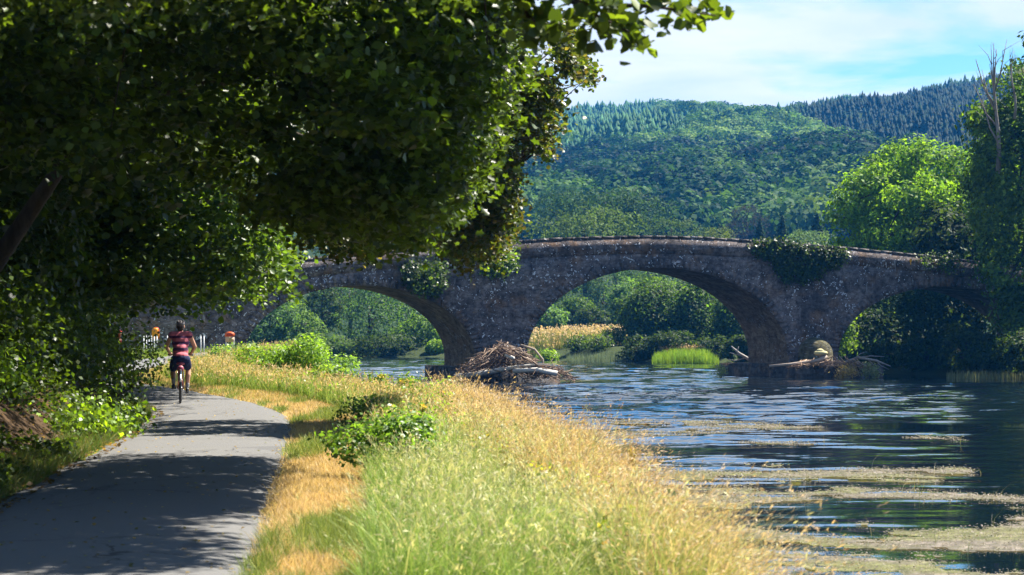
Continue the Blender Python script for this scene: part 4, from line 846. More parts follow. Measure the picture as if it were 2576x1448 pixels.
for i, (dx, Y, h) in enumerate([(1585, 18.6, .85), (1690, 21.5, .95), (1740, 17.0, .95), (1560, 27, .9), (1480, 24, .8), (1790, 16.0, .8), (1620, 16.5, .8), (1450, 30, .8), (1860, 14.6, .75)]):
    X_, Y_ = (dx-CX)/F*Y, Y; z = float(max(ground_z(X_, Y_), WATER)); lab = ['tan seeding dock standing apart at the water side of the golden grass', 'tallest rust dock against the water weed', 'rust dock leaning by the second bramble', 'thin dock stalk beside the farthest golden tufts', 'dock half sunk in the golden grass under the water line',
        'short dock near the bramble tip', 'brown dock in the thick of the golden grass', 'far dock stalk near the driftwood view', 'rusty dock close to the corner bramble'][i]
    root = empty('dock_plant', (X_, Y_, z), lab, 'plant', 'seeding docks on the bank'); m = MB(); P = np.array([(0, 0, -.1), (.04, 0, h*.5), (.07*rng.normal(), 0, h)]); m.tube(P, [.007, .006, .003], 5, (.4, .22, .08)); m.build('stem', M_grass, root)
    f = rng.uniform(.5, 1, 170); T = np.stack([np.interp(f, [0, .5, 1], P[:, k]) for k in range(3)], 1)+rng.normal(size=(170, 3))*np.array([.022, .022, .02])
    leaves_mesh('seed_head', T, rng.normal(size=T.shape), .035, RUST+[(.4, .3, .06)] if i else [(.42, .34, .1), (.36, .26, .06)], M_grass, root, .7)

# water weed: lumpy floating mats, flowers and thin stalks
n = 1; wx = np.arange(-1, 26, .10); wy = np.concatenate([np.arange(18, 36, .16), np.arange(36, 72, .30)])
WX, WY = np.meshgrid(wx, wy); px_ = CX+F*WX/WY
def weed_mask(X, Y):
    d = river_dist(X, Y); Yw = Y+7*(fbm(X*.16, Y*.13, 73, 3)-.5)+.10*X; k = fbm(X*.27+3, Yw*.50, 71, 4)+(fbm(X*1.2, Yw*1.7, 75, 3)-.5)*.30
    p = CX+F*X/Y; q = HY-(WATER-EYE)*F/Y
    bias = np.interp(q, [1030, 1060, 1120, 1190, 1300, 1450], [-.26, -.10, -.055, -.035, -.045, -.06])
    lim = np.interp(q, [1040, 1100, 1160, 1200, 1260], [1800, 2050, 2250, 2700, 4000])
    return (k+bias-.16*sstep(-150, 120, p-lim) > .52) & (d < .05)
msk = weed_mask(WX+.05, WY)
J, I = np.where(msk[:-1, :-1]); nxw = len(wx); vz = WATER+.004+.025*np.maximum(fbm(WX*4, WY*3, 77, 3)-.35, 0)
VW = np.stack([WX+rng.normal(0, .018, WX.shape), WY+rng.normal(0, .03, WX.shape), vz], -1).reshape(-1, 3); a = J*nxw+I
QW = np.stack([a, a+1, a+nxw+1, a+nxw], 1); used = np.unique(QW); mp = np.full(len(VW), -1); mp[used] = np.arange(len(used)); VW = VW[used]; QW = mp[QW]
cw = pick([(.16, .135, .10), (.21, .175, .14), (.11, .105, .055), (.25, .21, .175)], len(VW), .2)
ff = fbm(VW[:, 0]*.5, VW[:, 1]*.8, 79)[:, None]; cw = lerp(cw, cw*np.array([.85, 1.0, .45]), np.clip((ff-.42)*5, 0, 1))
# flakes over and around the mats
kf = rng.choice(len(VW), 90000); T = VW[kf]+rng.normal(size=(90000, 3))*np.array([.07, .10, .0])+np.array([0, 0, .008]); T[:, 2] += rng.exponential(.012, len(T))
T = T[river_dist(T[:, 0], T[:, 1]) < .1]
V2, Q2, kk = leaf_geo(T, .022*rng.uniform(.5, 1.6, len(T))*np.clip(T[:, 1]/26, 1, 2), rng.normal(size=T.shape)*.25+np.array([0, -.12, 1]), .7)
c2 = np.repeat(pick([(.20, .17, .13), (.16, .14, .10), (.27, .23, .19), (.13, .13, .06)], len(T), .2), kk, 0)
tag(mesh('water_weed', np.concatenate([VW, V2]), np.concatenate([QW, Q2+len(VW)]), M_grass, None, np.concatenate([cw, c2])), 'tan and olive mats of flowering weed floating on the river', 'water weed', kind='stuff')
n = 900; k = rng.choice(len(VW), n); P = VW[k]+rng.normal(size=(n, 3))*np.array([.5, .6, 0]); P[:, 2] = WATER-.05
cl = fbm(P[:, 0]*.9, P[:, 1]*.7, 83) > .52; P = P[cl]; n = len(P)
V, Q, cc, tip = blades(P, rng.uniform(.1, .42, n), .006*rng.uniform(.7, 1.3, n)*np.clip(P[:, 1]/26, 1, 2), rng.normal(.1, .35, (n, 2)), pick([(.3, .28, .14), (.16, .2, .08), (.4, .35, .2)], n), 2)
tag(mesh('reed_stalks', V, Q, M_grass, None, cc), 'thin scattered stalks standing out of the water weed', 'reeds', kind='stuff')
# reeds and grass on the shores beyond the bridge
def reeds(name, label, poly, y0, y1, n, hpx, cols, w=.03, base=915):
    q = sample_poly(poly, n, 2); Y = rng.uniform(y0, y1, n); X = (q[:, 0]-CX)/F*Y; zt = EYE+(HY-q[:, 1])/F*Y; z0 = np.maximum(ground_z(X, Y), WATER); h = np.maximum(zt-z0, .3)*rng.uniform(.9, 1.06, n)
    V, Q, cc, tip = blades(np.stack([X, Y, z0], 1), h, w*rng.uniform(.7, 1.4, n), rng.normal(0, .12, (n, 2)), pick(cols, n, .2), 2)
    if hpx:
        s = rng.random(n) < .5; V2, Q2, kk = leaf_geo(np.repeat(tip[s], 2, 0)+rng.normal(size=(2*s.sum(), 3))*.08, .3, rng.normal(size=(2*s.sum(), 3)), .4); Q2 = Q2+len(V); V = np.concatenate([V, V2]); Q = np.concatenate([Q, Q2]); cc = np.concatenate([cc, np.repeat(pick(hpx, 2*s.sum()), kk, 0)])
    return tag(mesh(name, V, Q, M_grass, None, cc), label, 'reeds', kind='stuff')
reeds('reed_bed', 'reed bed with straw coloured tops seen through the middle arch', [(1325, 826), (1400, 820), (1560, 816), (1578, 838), (1578, 870), (1325, 880)], 206, 222, 5200, [(.62, .46, .26), (.55, .38, .2)], [(.12, .19, .03), (.16, .22, .05), (.3, .28, .1)], .05)
reeds('reed_bed', 'grey green waterside reeds in front of the straw topped bed', [(1425, 885), (1530, 880), (1575, 890), (1575, 912), (1425, 912)], 192, 197, 1300, None, [(.12, .17, .10), (.16, .2, .13)], .04)
reeds('shore_grass', 'vivid green grassy tongue of land behind the middle arch', [(1645, 885), (1700, 872), (1780, 874), (1810, 900), (1800, 912), (1640, 912)], 181, 190, 6500, None, [(.16, .30, .02), (.22, .36, .03), (.28, .38, .04)], .05)
reeds('shore_grass', 'brown tipped rushes behind the vivid green tongue', [(1660, 868), (1790, 868), (1790, 880), (1660, 880)], 190, 193, 900, [(.36, .26, .14)], [(.14, .2, .05), (.3, .25, .12)], .035)
reeds('shore_grass', 'dim grasses along the far bank under the overhanging tree', [(2380, 930), (2600, 925), (2600, 948), (2380, 948)], 124, 128, 1200, None, [(.10, .14, .06), (.2, .2, .1)], .03)
for label, dx, dy, Y, r, h in [('rounded bush in the reed bed beside the ivy covered trees', 1545, 862, 203, 1.1, 1.9), ('low bush in the middle of the reed bed', 1455, 868, 202, 1.1, 1.5), ('yellow green bush at the nearer pier end of the reed bed', 1385, 880, 200, .9, 1.0), ('dark scrub under the straw topped reeds', 1500, 880, 200, 1.4, 1.5)]:
    plant('shore_bush', label, (dx-CX)/F*Y, Y, r, h, 1500, .22, G_MID+G_DARK if 'yellow' not in label else G_BRIGHT, 'bush', 'bushes in the reed bed', nl=7)

# ------------------------------------------------------------------ driftwood on the piers
def heap(name, label, boxes, n, lens, rads, cols, ncut=4, kind='stuff', cat='driftwood'):
    """boxes: (picture x, half width, height profile) of sticks lying in a mound on the plinth"""
    m = MB(); px0, px1, Yc, dep, ztop_, zb = boxes
    for i in range(n):
        f = rng.random(); px = lerp(px0, px1, f); prof = math.sin(PI*min(max(f, .02), .98))**.7; Y = Yc+rng.normal(0, dep)
        x = (px-CX)/F*Y; z = zb+(ztop_-zb)*prof*rng.random()**.8; L = rng.uniform(*lens); a = rng.normal(.0, .7)+(PI if rng.random() < .5 else 0); el = rng.normal(0, .3)+(.35 if f < .5 else -.35)*(1 if math.cos(a) > 0 else -1)
        d = np.array([math.cos(a)*math.cos(el), math.sin(a)*math.cos(el), math.sin(el)])*L/2; c = np.array([x, Y, z]); b = rng.normal(0, L*.07, 3)
        r = rng.uniform(*rads); m.tube([c-d, c+b, c+d], [r, r*.9, r*.45], ncut, pick(cols, 1, .3)[0])
    return tag(m.build(name, M_drift), label, cat, kind=kind)
DW = [(.17, .105, .07), (.11, .065, .042), (.24, .17, .12), (.32, .25, .19), (.08, .05, .034)]
heap('driftwood', 'tangled heap of brown flood driftwood against the nearer pier', (1165, 1365, 117.2, .8, .66, -.9), 760, (.5, 1.7), (.015, .04), DW)
heap('driftwood', 'thin trailing twigs of flood wreck at the water end of the heap', (1330, 1440, 116.6, .5, -.35, -1.25), 130, (.4, 1.2), (.012, .03), DW)
heap('driftwood', 'low litter of orange brown sticks on the farther plinth', (1990, 2180, 126.8, .7, -.36, -.62), 240, (.4, 1.3), (.015, .035), [(.36, .22, .13), (.3, .2, .13), (.42, .3, .2), (.2, .13, .09)])
def log(name, label, pts, R, col, branches=()):
    P = np.array([at(*p) for p in pts]); root = tag(bpy.data.objects.new(name, None), label, 'log', 'pale stranded logs and branches'); link(root); root.location = Vector([float(v) for v in P[0]])
    m = MB(); m.tube(P-P[0], R, 8, col); m.build('trunk', M_drift, root, True)
    for B, r in branches:
        b = np.array([at(*p) for p in B])-P[0]; k = MB(); k.tube(b, np.linspace(r, r*.3, len(b)), 6, col); k.build('branch', M_drift, root, True)
    return root
log('driftwood_log', 'long pale log sloping from the heap down to the water', [(1143, 950, 116), (1200, 942, 115.9), (1300, 924, 116), (1365, 915, 116.2)], [.19, .16, .12, .09], (.46, .42, .36), [([(1300, 924, 116), (1350, 918, 115.8), (1398, 917, 115.6)], .07)])
log('driftwood_log', 'shorter bleached log lying level below the heap', [(1290, 934, 115.7), (1350, 931, 115.6), (1402, 941, 115.6)], [.13, .14, .17], (.52, .49, .45))
log('driftwood_log', 'small white stick end poking from the middle of the heap', [(1270, 893, 115.9), (1292, 902, 115.5)], [.10, .11], (.6, .57, .52))
log('driftwood_log', 'bleached branch curving over the crest of the heap', [(1310, 868, 116.6), (1345, 880, 116.4), (1365, 905, 116.2), (1368, 925, 116.1)], [.05, .07, .07, .05], (.34, .27, .2))
log('driftwood_log', 'long stranded branch lying along the farther plinth', [(1935, 922, 126), (1990, 917, 126), (2055, 908, 126), (2080, 898, 126.2)], [.08, .09, .11, .12], (.38, .30, .24))
log('driftwood_log', 'dead branched bough reaching out over dark water from the farther plinth', [(2120, 915, 127), (2160, 900, 126.6), (2205, 908, 126), (2240, 922, 125.6)], [.11, .09, .07, .03], (.30, .26, .22), [([(2160, 900, 126.6), (2190, 896, 126.4), (2225, 898, 126)], .05), ([(2205, 908, 126), (2215, 920, 126), (2236, 930, 125.8)], .04), ([(2150, 903, 126.6), (2165, 890, 126.4), (2180, 886, 126.3)], .04), ([(2180, 903, 126.4), (2195, 915, 126.2), (2200, 925, 126)], .04)])
log('driftwood_log', 'grey dead bough behind the farther pier foot', [(1885, 905, 137), (1860, 890, 137), (1840, 872, 137)], [.12, .09, .04], (.36, .34, .33), [([(1870, 896, 137), (1850, 892, 137), (1836, 888, 137)], .06), ([(1878, 900, 137), (1850, 908, 137), (1830, 905, 137)], .06), ([(1855, 886, 137), (1858, 872, 137)], .04)])
# stump with a pale cap by the cutwater
b = at(2068, 922, 126.3); root = empty('tree_stump', b, 'short stump with a pale mossy cap on the farther plinth', 'stump'); m = MB(); m.tube([(0, 0, -.1), (.02, 0, .35), (0, 0, .72)], [.22, .19, .2], 9, (.26, .18, .13)); m.build('trunk', M_drift, root, True)
m = MB(); m.ell((-.08, 0, .84), (.45, .35, .17), (.55, .48, .24)); m.ell((-.12, 0, .98), (.24, .22, .14), (.58, .5, .26)); m.build('cap', M_drift, root, True)
x, z = at(2130, 0, 125.2)[0], 0; plant('pier_weed', 'pale weeds hanging off the far corner of the farther plinth', (2190-CX)/F*126, 126, .6, 1.0, 900, .13, [(.2, .24, .14), (.3, .3, .2), (.14, .18, .08)], 'weed', nl=6)
plant('pier_weed', 'dry tan grass tuft spilling over the plinth edge by the stump', (2125-CX)/F*125.4, 125.4, .5, .75, 900, .16, [(.4, .3, .16), (.3, .22, .1)], 'weed', aspect=.2, nl=6)
plant('pier_weed', 'grey green weed at the near corner of the farther plinth', (1815-CX)/F*128, 128, .25, .9, 300, .13, [(.3, .33, .25), (.2, .25, .16)], 'weed', nl=4)

# ------------------------------------------------------------------ cyclists
def remeshed(m, name, mat, parent, voxel=.014, smooth=2):
    """overlapping closed shapes grown together into one continuous skin"""
    o = m.build(name, mat, None); md = o.modifiers.new('r', 'REMESH'); md.mode = 'VOXEL'; md.voxel_size = voxel
    sm = o.modifiers.new('s', 'SMOOTH'); sm.iterations = smooth; sm.factor = .5
    dg = bpy.context.evaluated_depsgraph_get(); me = bpy.data.meshes.new_from_object(o.evaluated_get(dg)); old = o.data
    o.modifiers.clear(); o.data = me; bpy.data.meshes.remove(old); me.materials.clear(); me.materials.append(mat)
    me.polygons.foreach_set('use_smooth', np.ones(len(me.polygons), bool)); o.parent = parent; me.name = name
    return o
def limb(m, P, R, n=10):
    P = np.asarray(P, float)
    for i in range(len(P)-1): m.tube([P[i], P[i+1]], [R[i], R[i+1]], n)
    for p, r in zip(P, R): m.ell(p, (r, r, r), nu=n, nv=6)
M_skin = plain('rider_skin', (.50, .27, .18), .55, .35)  # one even skin tone for both riders
M_hair = plain('dark_hair', (.03, .022, .018), .7)
M_navy = plain('navy_shorts_cloth', (.012, .018, .06), .85, .2)
M_black = plain('black_rubber', (.015, .015, .016), .6)
M_shoe = plain('black_shoe', (.02, .02, .022), .5)
M_sock = plain('grey_sock', (.25, .25, .27), .9)
M_steel = plain('brushed_steel', (.55, .55, .57), .3, .5, .9)
M_rose = plain('dusky_rose_vinyl', (.30, .06, .10), .5)
M_redframe = plain('dark_red_paint', (.18, .02, .025), .35)
def shirt_material(name, bands):
    t = NT(name); z = t.n('SeparateXYZ', {0: t.obj()}).outputs[2]
    f = t.n('MapRange', {0: z, 1: 1.0, 2: 1.6, 3: 0.0, 4: 1.0}).outputs[0]; nd = t.n('ValToRGB', {0: f}); nd.color_ramp.interpolation = 'CONSTANT'; el = nd.color_ramp.elements
    while len(el) < len(bands): el.new(.5)
    for e, (zz, c) in zip(el, bands): e.position = (zz-1.0)/.6; e.color = (*c, 1)
    return t.surf(t.prin(Base_Color=nd.outputs[0], Roughness=.85, Specular_IOR_Level=.2))
RED, NAVY = (.46, .12, .15), (.08, .025, .07)
M_stripes = shirt_material('striped_jersey', [(1.0, RED), (1.125, NAVY), (1.195, RED), (1.255, NAVY), (1.325, RED), (1.395, NAVY), (1.45, RED)])
M_redshirt = shirt_material('red_jersey', [(1.0, (.34, .03, .03)), (1.38, (.5, .06, .05)), (1.55, (.3, .03, .03))])

LH, LK, LA = (-.10, -.20, .93), (-.165, .19, .70), (-.145, -.10, .43)
RH, RK, RA = (.10, -.20, .93), (.165, .185, .74), (.145, .12, .34)
def person(label, loc, rz, shirt, helmet_col, lean=0.0, hidden=False):
    root = empty('person', loc, label, 'person', rz=rz)
    m = MB()
    m.ell((0, -.19, .97), (.175, .135, .13)); m.ell((0, -.12, 1.12), (.155, .115, .16)); m.ell((0, -.02, 1.31), (.175, .12, .18))
    limb(m, [(-.185, .03, 1.46), (.185, .03, 1.46)], [.075, .075]); limb(m, [(0, .04, 1.46), (0, .09, 1.56)], [.07, .055])
    m.ell((0, .115, 1.655), (.078, .098, .115)); m.ell((0, .19, 1.60), (.05, .05, .055)); m.ell((0, .215, 1.645), (.016, .024, .022))
    for s in (-1, 1):
        m.ell((s*.08, .105, 1.645), (.014, .03, .036)); m.ell((s*.032, .192, 1.665), (.02, .012, .012))
        limb(m, [(s*.20, .03, 1.45), (s*.305, .13, 1.21), (s*.235, .37, 1.08)], [.058, .044, .032])
        h = np.array((s*.225, .435, 1.065)); limb(m, [h-(0, .04, 0), h+(0, .02, 0)], [.034, .036]); m.ell(h, (.045, .05, .024))
        for k in range(4):
            f = h+np.array([(k-1.5)*.021, .045, .004]); limb(m, [f, f+(0, .034-.004*abs(k-1), -.006), f+(0, .040, -.040), f+(0, .012, -.056)], [.0105, .010, .0095, .0085], 7)
        limb(m, [h+(-s*.035, .0, 0), h+(-s*.058, .02, -.012), h+(-s*.05, .045, -.034)], [.013, .0115, .010], 7)
    for H_, K_, A_ in ((LH, LK, LA), (RH, RK, RA)):
        H_, K_, A_ = map(np.array, (H_, K_, A_)); limb(m, [H_, lerp(H_, K_, .5), K_, lerp(K_, A_, .35)-(0, .025, 0), A_], [.095, .082, .058, .062, .036])
        limb(m, [A_, A_+(0, .10, -.06)], [.036, .032])
    remeshed(m, 'body', M_skin, root, .0105, 3)
    m = MB(); m.ell((0, -.185, 1.02), (.175, .145, .09)); m.ell((0, -.12, 1.12), (.175, .135, .17)); m.ell((0, -.02, 1.31), (.193, .138, .185)); limb(m, [(-.175, .03, 1.455), (.175, .03, 1.455)], [.092, .092]); m.ell((0, .03, 1.47), (.12, .09, .07))
    remeshed(m, 'jersey', shirt, root, .014, 3)
    m = MB(); m.ell((0, -.19, .955), (.20, .16, .125))
    for H_, K_, A_ in ((LH, LK, LA), (RH, RK, RA)):
        H_, K_ = map(np.array, (H_, K_)); limb(m, [H_, lerp(H_, K_, .72)], [.118, .098])
    remeshed(m, 'shorts', M_navy, root, .014, 3)
    for A_ in (LA, RA):
        A_ = np.array(A_); m = MB(); limb(m, [A_+(0, 0, .07), A_], [.047, .042]); remeshed(m, 'sock', M_sock, root, .012, 1)
        m = MB(); m.ell(A_+(0, -.02, -.06), (.045, .065, .05)); m.ell(A_+(0, .075, -.085), (.048, .12, .036)); m.ell(A_+(0, .0, -.098), (.04, .10, .018)); remeshed(m, 'shoe', M_shoe, root, .012, 1)
    m = MB(); m.ell((0, .09, 1.65), (.088, .098, .09)); m.ell((0, .055, 1.60), (.068, .06, .07)); remeshed(m, 'hair', M_hair, root, .014, 1)
    m = MB(); m.ell((0, .115, 1.715), (.098, .135, .075), helmet_col); m.ell((0, .03, 1.695), (.085, .06, .055), helmet_col)
    hl = remeshed(m, 'helmet', plain('helmet_shell', helmet_col, .3, .5), root, .014, 1)
    k = MB()
    for s in (-.055, 0, .055): k.tube([(s, .0, 1.745), (s, .06, 1.775), (s, .13, 1.795-abs(s)*.2), (s, .2, 1.765)], .014, 6)
    k.build('helmet_vent', M_black, hl, True)
    return root
def ring(m, c, R, r, nu=36, nv=8):
    a = np.arange(nu)*2*PI/nu; b = np.arange(nv)*2*PI/nv; A, B = np.meshgrid(a, b, indexing='ij')
    V = np.stack([c[0]+r*1.1*np.sin(B), c[1]+(R+r*np.cos(B))*np.cos(A), c[2]+(R+r*np.cos(B))*np.sin(A)], -1).reshape(-1, 3)
    i = np.arange(nu)[:, None]*nv; i2 = ((np.arange(nu)+1) % nu)[:, None]*nv; j = np.arange(nv)[None]; j2 = (j+1) % nv
    m.add(V, np.stack([i+j, i2+j, i2+j2, i+j2], -1).reshape(-1, 4))
def bicycle(label, loc, rz, paint, bag=True):
    root = empty('bicycle', loc, label, 'bicycle', rz=rz); R = .335; yr, yf = -.44, .62; bb = np.array((0, 0, .29)); seat = np.array((0, -.18, .80)); head = np.array((0, .44, .86))
    for y in (yr, yf):
        w = empty_part('wheel', (0, y, R), root)
        m = MB(); ring(m, (0, 0, 0), R-.024, .024); m.build('tyre', M_black, w, True)
        m = MB(); ring(m, (0, 0, 0), R-.055, .012, 32, 6); m.build('rim', M_steel, w, True)
        m = MB(); m.tube([(-.04, 0, 0), (.04, 0, 0)], .022, 8)
        for k in range(20):
            a = k*2*PI/20; m.tube([(.03*(-1)**k, 0, 0), (0, (R-.06)*math.cos(a), (R-.06)*math.sin(a))], .002, 3)
        m.build('spokes', M_steel, w)
    m = MB()
    for a, b, r in ((bb, seat*.92+bb*.08, .017), (bb, head-(0, -.02, .10), .02), (seat-(0, -.02, .13), head, .017)): m.tube([a, b], r, 8)
    m.tube([head+(0, -.02, .05), head-(0, -.03, .14)], .022, 8)
    for s in (-1, 1):
        m.tube([bb+(s*.03, 0, 0), (s*.06, yr, R)], .011, 6); m.tube([seat-(0, -.02, .14), (s*.06, yr, R)], .010, 6); m.tube([head-(-s*.05, -.03, .14), (s*.055, yf, R)], .014, 6)
    m.build('frame', paint, root, True)
    m = MB(); m.tube([seat-(0, 0, .05), seat+(0, 0, .03)], .014, 8); m.ell(seat+(0, -.06, .055), (.105, .12, .042)); m.ell(seat+(0, .09, .05), (.035, .12, .03)); remeshed(m, 'saddle', M_rose, root, .012, 1)
    if bag: m = MB(); m.ell(seat+(0, -.16, -.05), (.075, .07, .07)); m.box(seat+(0, -.15, -.06), (.12, .1, .1)); remeshed(m, 'saddle_bag', M_rose, root, .012, 2)
    m = MB(); m.tube([head+(0, -.02, .04), head+(0, .0, .15), (0, .48, 1.04)], .013, 8); m.tube([(-.27, .41, 1.035), (-.17, .46, 1.045), (0, .49, 1.04), (.17, .46, 1.045), (.27, .41, 1.035)], .0125, 8); m.build('handlebar', M_steel, root, True)
    for s in (-1, 1):
        m = MB(); m.tube([(s*.27, .41, 1.035), (s*.18, .455, 1.043)], .0185, 8); m.build('grip', M_black, root, True)
        c = MB(); e = np.array((s*.085, -.06 if s < 0 else .17, .315 if s < 0 else .215)); c.tube([bb+(s*.05, 0, 0), e], .011, 6); cr = c.build('crank', M_steel, root, True)
        p = MB(); p.box(e+(s*.06, 0, 0), (.10, .085, .024)); p.build('pedal', M_black, cr)
        f = MB(); f.tube([(s*.075, yr, R), (s*.07, yr-.1, .66), (s*.06, yr+.12, .70)], .006, 5); f.build('rack_stay', M_steel, root, True)
    m = MB(); m.tube([(0, yr+(R+.03)*math.cos(a), R+(R+.03)*math.sin(a)) for a in np.linspace(.6, 2.75, 12)], .03, 8); m.build('mudguard', M_steel, root, True)
    m = MB(); m.ell((0, yr-.12, .60), (.03, .02, .03)); m.build('reflector', M_rose, root, True)
    m = MB(); ring(m, (.045, 0, .29), .085, .008, 24, 6); m.build('chainring', M_steel, root, True)
    return root
def empty_part(name, loc, parent):
    o = bpy.data.objects.new(name, None); link(o, parent); o.location = loc; o.empty_display_size = .1; return o
cy = 43.0; cx_ = (454-CX)/F*cy; cz = .045; rz = math.radians(9)
bicycle('bicycle with rose saddle and steel rack ridden along the path', (cx_, cy, cz), rz, M_redframe)
person('cyclist in red and navy striped sleeveless jersey riding away', (cx_, cy, cz), rz, M_stripes, (.10, .085, .09))
c2 = at(292, 905, 79); z2 = .4*float(sstep(70, 112, 79))+.04
bicycle('bicycle mostly hidden by the dark bush at the far bend', (c2[0], 79, z2), math.radians(168), M_black, False)
person('partly hidden rider in red coming round the bend behind the bush', (c2[0], 79, z2), math.radians(168), M_redshirt, (.45, .05, .04))

# ------------------------------------------------------------------ signs and posts by the bridge
M_orange = plain('orange_plastic', (.82, .30, .015), .35, .5); M_dred = plain('faded_red_plastic', (.5, .06, .03), .45)
b = at(391, 882, 108); root = empty('lifebuoy_holder', b, 'orange yellow lifebuoy housing on a post beside the bridge wall', 'lifebuoy', rz=-.25)
m = MB(); m.tube([(0, 0.03, -.2), (0, .03, .75)], .045, 8); m.build('post', plain('galvanised_post', (.4, .4, .42), .5, .5, .3), root, True)
w, h, d = .17, .62, .12; a = np.linspace(0, PI, 13); prof = [(-w, .62), ]+[(-w*math.cos(q), 1.06+.17*math.sin(q)) for q in a]+[(w, .62)]
def slab(prof, y0, y1):
    k = len(prof); V = [(x, y0, z) for x, z in prof]+[(x, y1, z) for x, z in prof]; i = np.arange(k); j = (i+1) % k
    return MB().add(V, [np.stack([i, j, j+k, i+k], 1), np.array([np.arange(k)[::-1]]), np.array([np.arange(k)+k])])
slab(prof, -.10, .02).build('housing', M_orange, root)
slab([(x*1.12, .6 if z < .7 else z+.03) for x, z in prof], .022, .09).build('back_shell', M_dred, root)
m = MB(); m.ell((w+.02, -.04, .83), (.04, .05, .12)); m.build('latch', M_orange, root, True)
M_white = plain('weathered_white_paint', (.62, .63, .64), .6, .3, 0, .15, 9)
ords = ['leftmost', 'second', 'third', 'fourth', 'fifth', 'rightmost']
for i in range(6):
    p = at(361.5+i*6.6, 889, 104+i*.5); o = MB().box((0, 0, .35), (.055, .05, 1.05), None, 0, .004); o.tube([(0, 0, .87), (0, 0, .93)], [.03, .012], 6)
    ob = o.build('white_post', M_white); ob.location = Vector([float(v) for v in p]); tag(ob, f'{ords[i]} of six slim white posts below the orange housing', 'post', 'slim white posts')
for lab, dx, dy in (('slim white post just behind the striped rider', 421, 889), ('slim white post on the other side of the rider', 505, 889), ('slim white post nearest the orange sign', 513, 889)):
    ob = MB().box((0, 0, .35), (.055, .05, 1.1)).tube([(0, 0, .9), (0, 0, .96)], [.03, .012], 6).build('white_post', M_white); ob.location = Vector([float(v) for v in at(dx, dy, 106.5)]); tag(ob, lab, 'post', 'slim white posts')
b = at(578, 884, 102); root = empty('warning_sign', b, 'small arched orange red sign over pale panel in the long grass', 'sign', rz=.06)
m = MB(); m.tube([(-.2, .03, -.3), (-.2, .03, .75)], .03, 6); m.tube([(.2, .03, -.3), (.2, .03, .75)], .03, 6); m.build('post', M_white, root)
a = np.linspace(0, PI, 13); slab([(-.25, .74)]+[(-.25*math.cos(q), .86+.14*math.sin(q)) for q in a]+[(.25, .74)], -.02, .015).build('arched_board', plain('signal_orange_paint', (.72, .13, .03), .5), root)
slab([(-.17, .78)]+[(-.16*math.cos(q), .85+.07*math.sin(q)) for q in a]+[(.17, .78)], -.026, -.0215).build('emblem', plain('signal_red_paint', (.48, .04, .02), .5), root)
slab([(-.22, .46), (.22, .46), (.22, .735), (-.22, .735)], -.02, .015).build('lower_panel', plain('faded_cream_paint', (.66, .42, .26), .6), root)
slab([(-.04, .5), (.1, .5), (.1, .7), (-.04, .7)], -.025, -.0215).build('notice', plain('faded_ochre_paint', (.5, .36, .14), .6), root)
u, z = bp(612, 731); ob = slab([(-.19, -.14), (.19, -.14), (.19, .1), (.1, .16), (-.19, .14)], -.09, -.012).build('wall_plaque', M_white); ob.location = Vector([float(v) for v in bw(u, -.03, z)]); ob.rotation_euler = (0, 0, BA); tag(ob, 'small pale plaque fixed high on the bridge wall', 'plaque')
u, z = bp(2290, 656); ob = MB().ell((0, 0, 0), (.11, .03, .13)).ell((0, -.01, -.2), (.05, .02, .1)).build('lichen_patch', plain('orange_lichen', (.75, .36, .02), .9)); ob.location = Vector([float(v) for v in bw(u, -.04, z)]); ob.rotation_euler = (0, 0, BA); tag(ob, 'bright orange spot of lichen high on the parapet', 'lichen')

# ------------------------------------------------------------------ air, sky and sun
t = NT('summer_haze')
vol = t.n('VolumePrincipled', {'Color': (.04, .34, 1.0, 1), 'Density': .00014, 'Anisotropy': .2})
t.t.links.new(vol.outputs[0], t.out.inputs[1])
hz = MB().box((300, 950, 128), (4700, 2700, 268)).build('haze', t.m); tag(hz, 'thin blue summer haze filling the valley', 'haze', kind='stuff')

AZ, EL = math.radians(57), math.radians(53)
w = bpy.data.worlds.new('World'); S.world = w; w.use_nodes = True; nt = w.node_tree; nt.nodes.clear()
N = lambda typ: nt.nodes.new('ShaderNode'+typ)
out = N('OutputWorld'); bg = N('Background'); sky = N('TexSky'); sky.sky_type = 'NISHITA'; sky.sun_disc = False; sky.sun_elevation = EL; sky.sun_rotation = AZ; sky.air_density = 1.0; sky.dust_density = .3; sky.ozone_density = 1.6
tc = N('TexCoord'); sp = N('SeparateXYZ'); nt.links.new(tc.outputs['Generated'], sp.inputs[0])
def wm(op, a, b=None, clamp=False):
    nd = N('Math'); nd.operation = op; nd.use_clamp = clamp
    for i, v in enumerate((a, b)):
        if v is None: continue
        if isinstance(v, (int, float)): nd.inputs[i].default_value = v
        else: nt.links.new(v, nd.inputs[i])
    return nd.outputs[0]
zz = wm('MAXIMUM', sp.outputs[2], 0.0); den = wm('ADD', zz, .09)
cv = N('CombineXYZ'); nt.links.new(wm('DIVIDE', sp.outputs[0], den), cv.inputs[0]); nt.links.new(wm('DIVIDE', sp.outputs[1], den), cv.inputs[1]); cv.inputs[2].default_value = 3.7
def wn(scale, detail, dist=0.0):
    nd = N('TexNoise'); nd.inputs['Scale'].default_value = scale; nd.inputs['Detail'].default_value = detail; nd.inputs['Roughness'].default_value = .55; nd.inputs['Distortion'].default_value = dist; nt.links.new(cv.outputs[0], nd.inputs['Vector']); return nd.outputs[0]
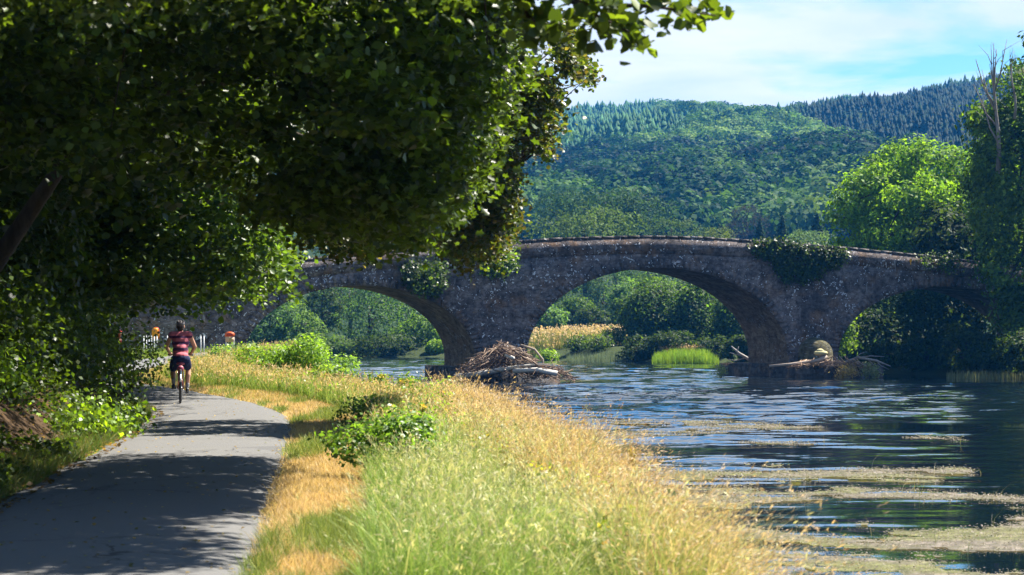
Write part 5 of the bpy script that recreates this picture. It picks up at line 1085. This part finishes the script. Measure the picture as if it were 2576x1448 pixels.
cn = wn(.8, 7, .3)
thr = N('MapRange'); nt.links.new(zz, thr.inputs[0]); thr.inputs[1].default_value = .11; thr.inputs[2].default_value = .5; thr.inputs[3].default_value = .08; thr.inputs[4].default_value = -.07
cov = N('ValToRGB'); nt.links.new(wm('ADD', cn, thr.outputs[0]), cov.inputs[0]); cov.color_ramp.elements[0].position = .42; cov.color_ramp.elements[1].position = .53
shade = N('ValToRGB'); nt.links.new(wn(1.9, 5, .4), shade.inputs[0]); shade.color_ramp.elements[0].position = .3; shade.color_ramp.elements[0].color = (4.7, 5.3, 5.75, 1); shade.color_ramp.elements[1].position = .62; shade.color_ramp.elements[1].color = (6.3, 6.3, 6.2, 1)
hs = N('HueSaturation'); hs.inputs['Saturation'].default_value = 1.6; nt.links.new(sky.outputs[0], hs.inputs['Color'])
mx = N('Mix'); mx.data_type = 'RGBA'; nt.links.new(cov.outputs[0], mx.inputs[0]); nt.links.new(hs.outputs[0], mx.inputs[6]); nt.links.new(shade.outputs[0], mx.inputs[7])
nt.links.new(mx.outputs[2], bg.inputs[0]); bg.inputs[1].default_value = .05; nt.links.new(bg.outputs[0], out.inputs[0])
sl = bpy.data.lights.new('sun', 'SUN'); sl.energy = 5.0; sl.angle = math.radians(.53); sl.color = (1.0, .94, .82); so = bpy.data.objects.new('sun', sl); link(so)
so.rotation_euler = Vector((math.sin(AZ)*math.cos(EL), math.cos(AZ)*math.cos(EL), math.sin(EL))).to_track_quat('Z', 'Y').to_euler(); so.location = (40, 30, 60)

S.view_settings.view_transform = 'Standard'; S.view_settings.look = 'None'; S.view_settings.exposure = 1.85; S.view_settings.gamma = 1.0
cy_ = S.cycles
cy_.max_bounces = 6; cy_.diffuse_bounces = 1; cy_.glossy_bounces = 2; cy_.transmission_bounces = 3; cy_.transparent_max_bounces = 4; cy_.volume_bounces = 0
cy_.caustics_reflective = False; cy_.caustics_refractive = False; cy_.use_denoising = True
try: cy_.denoiser = 'OPENIMAGEDENOISE'
except Exception: pass
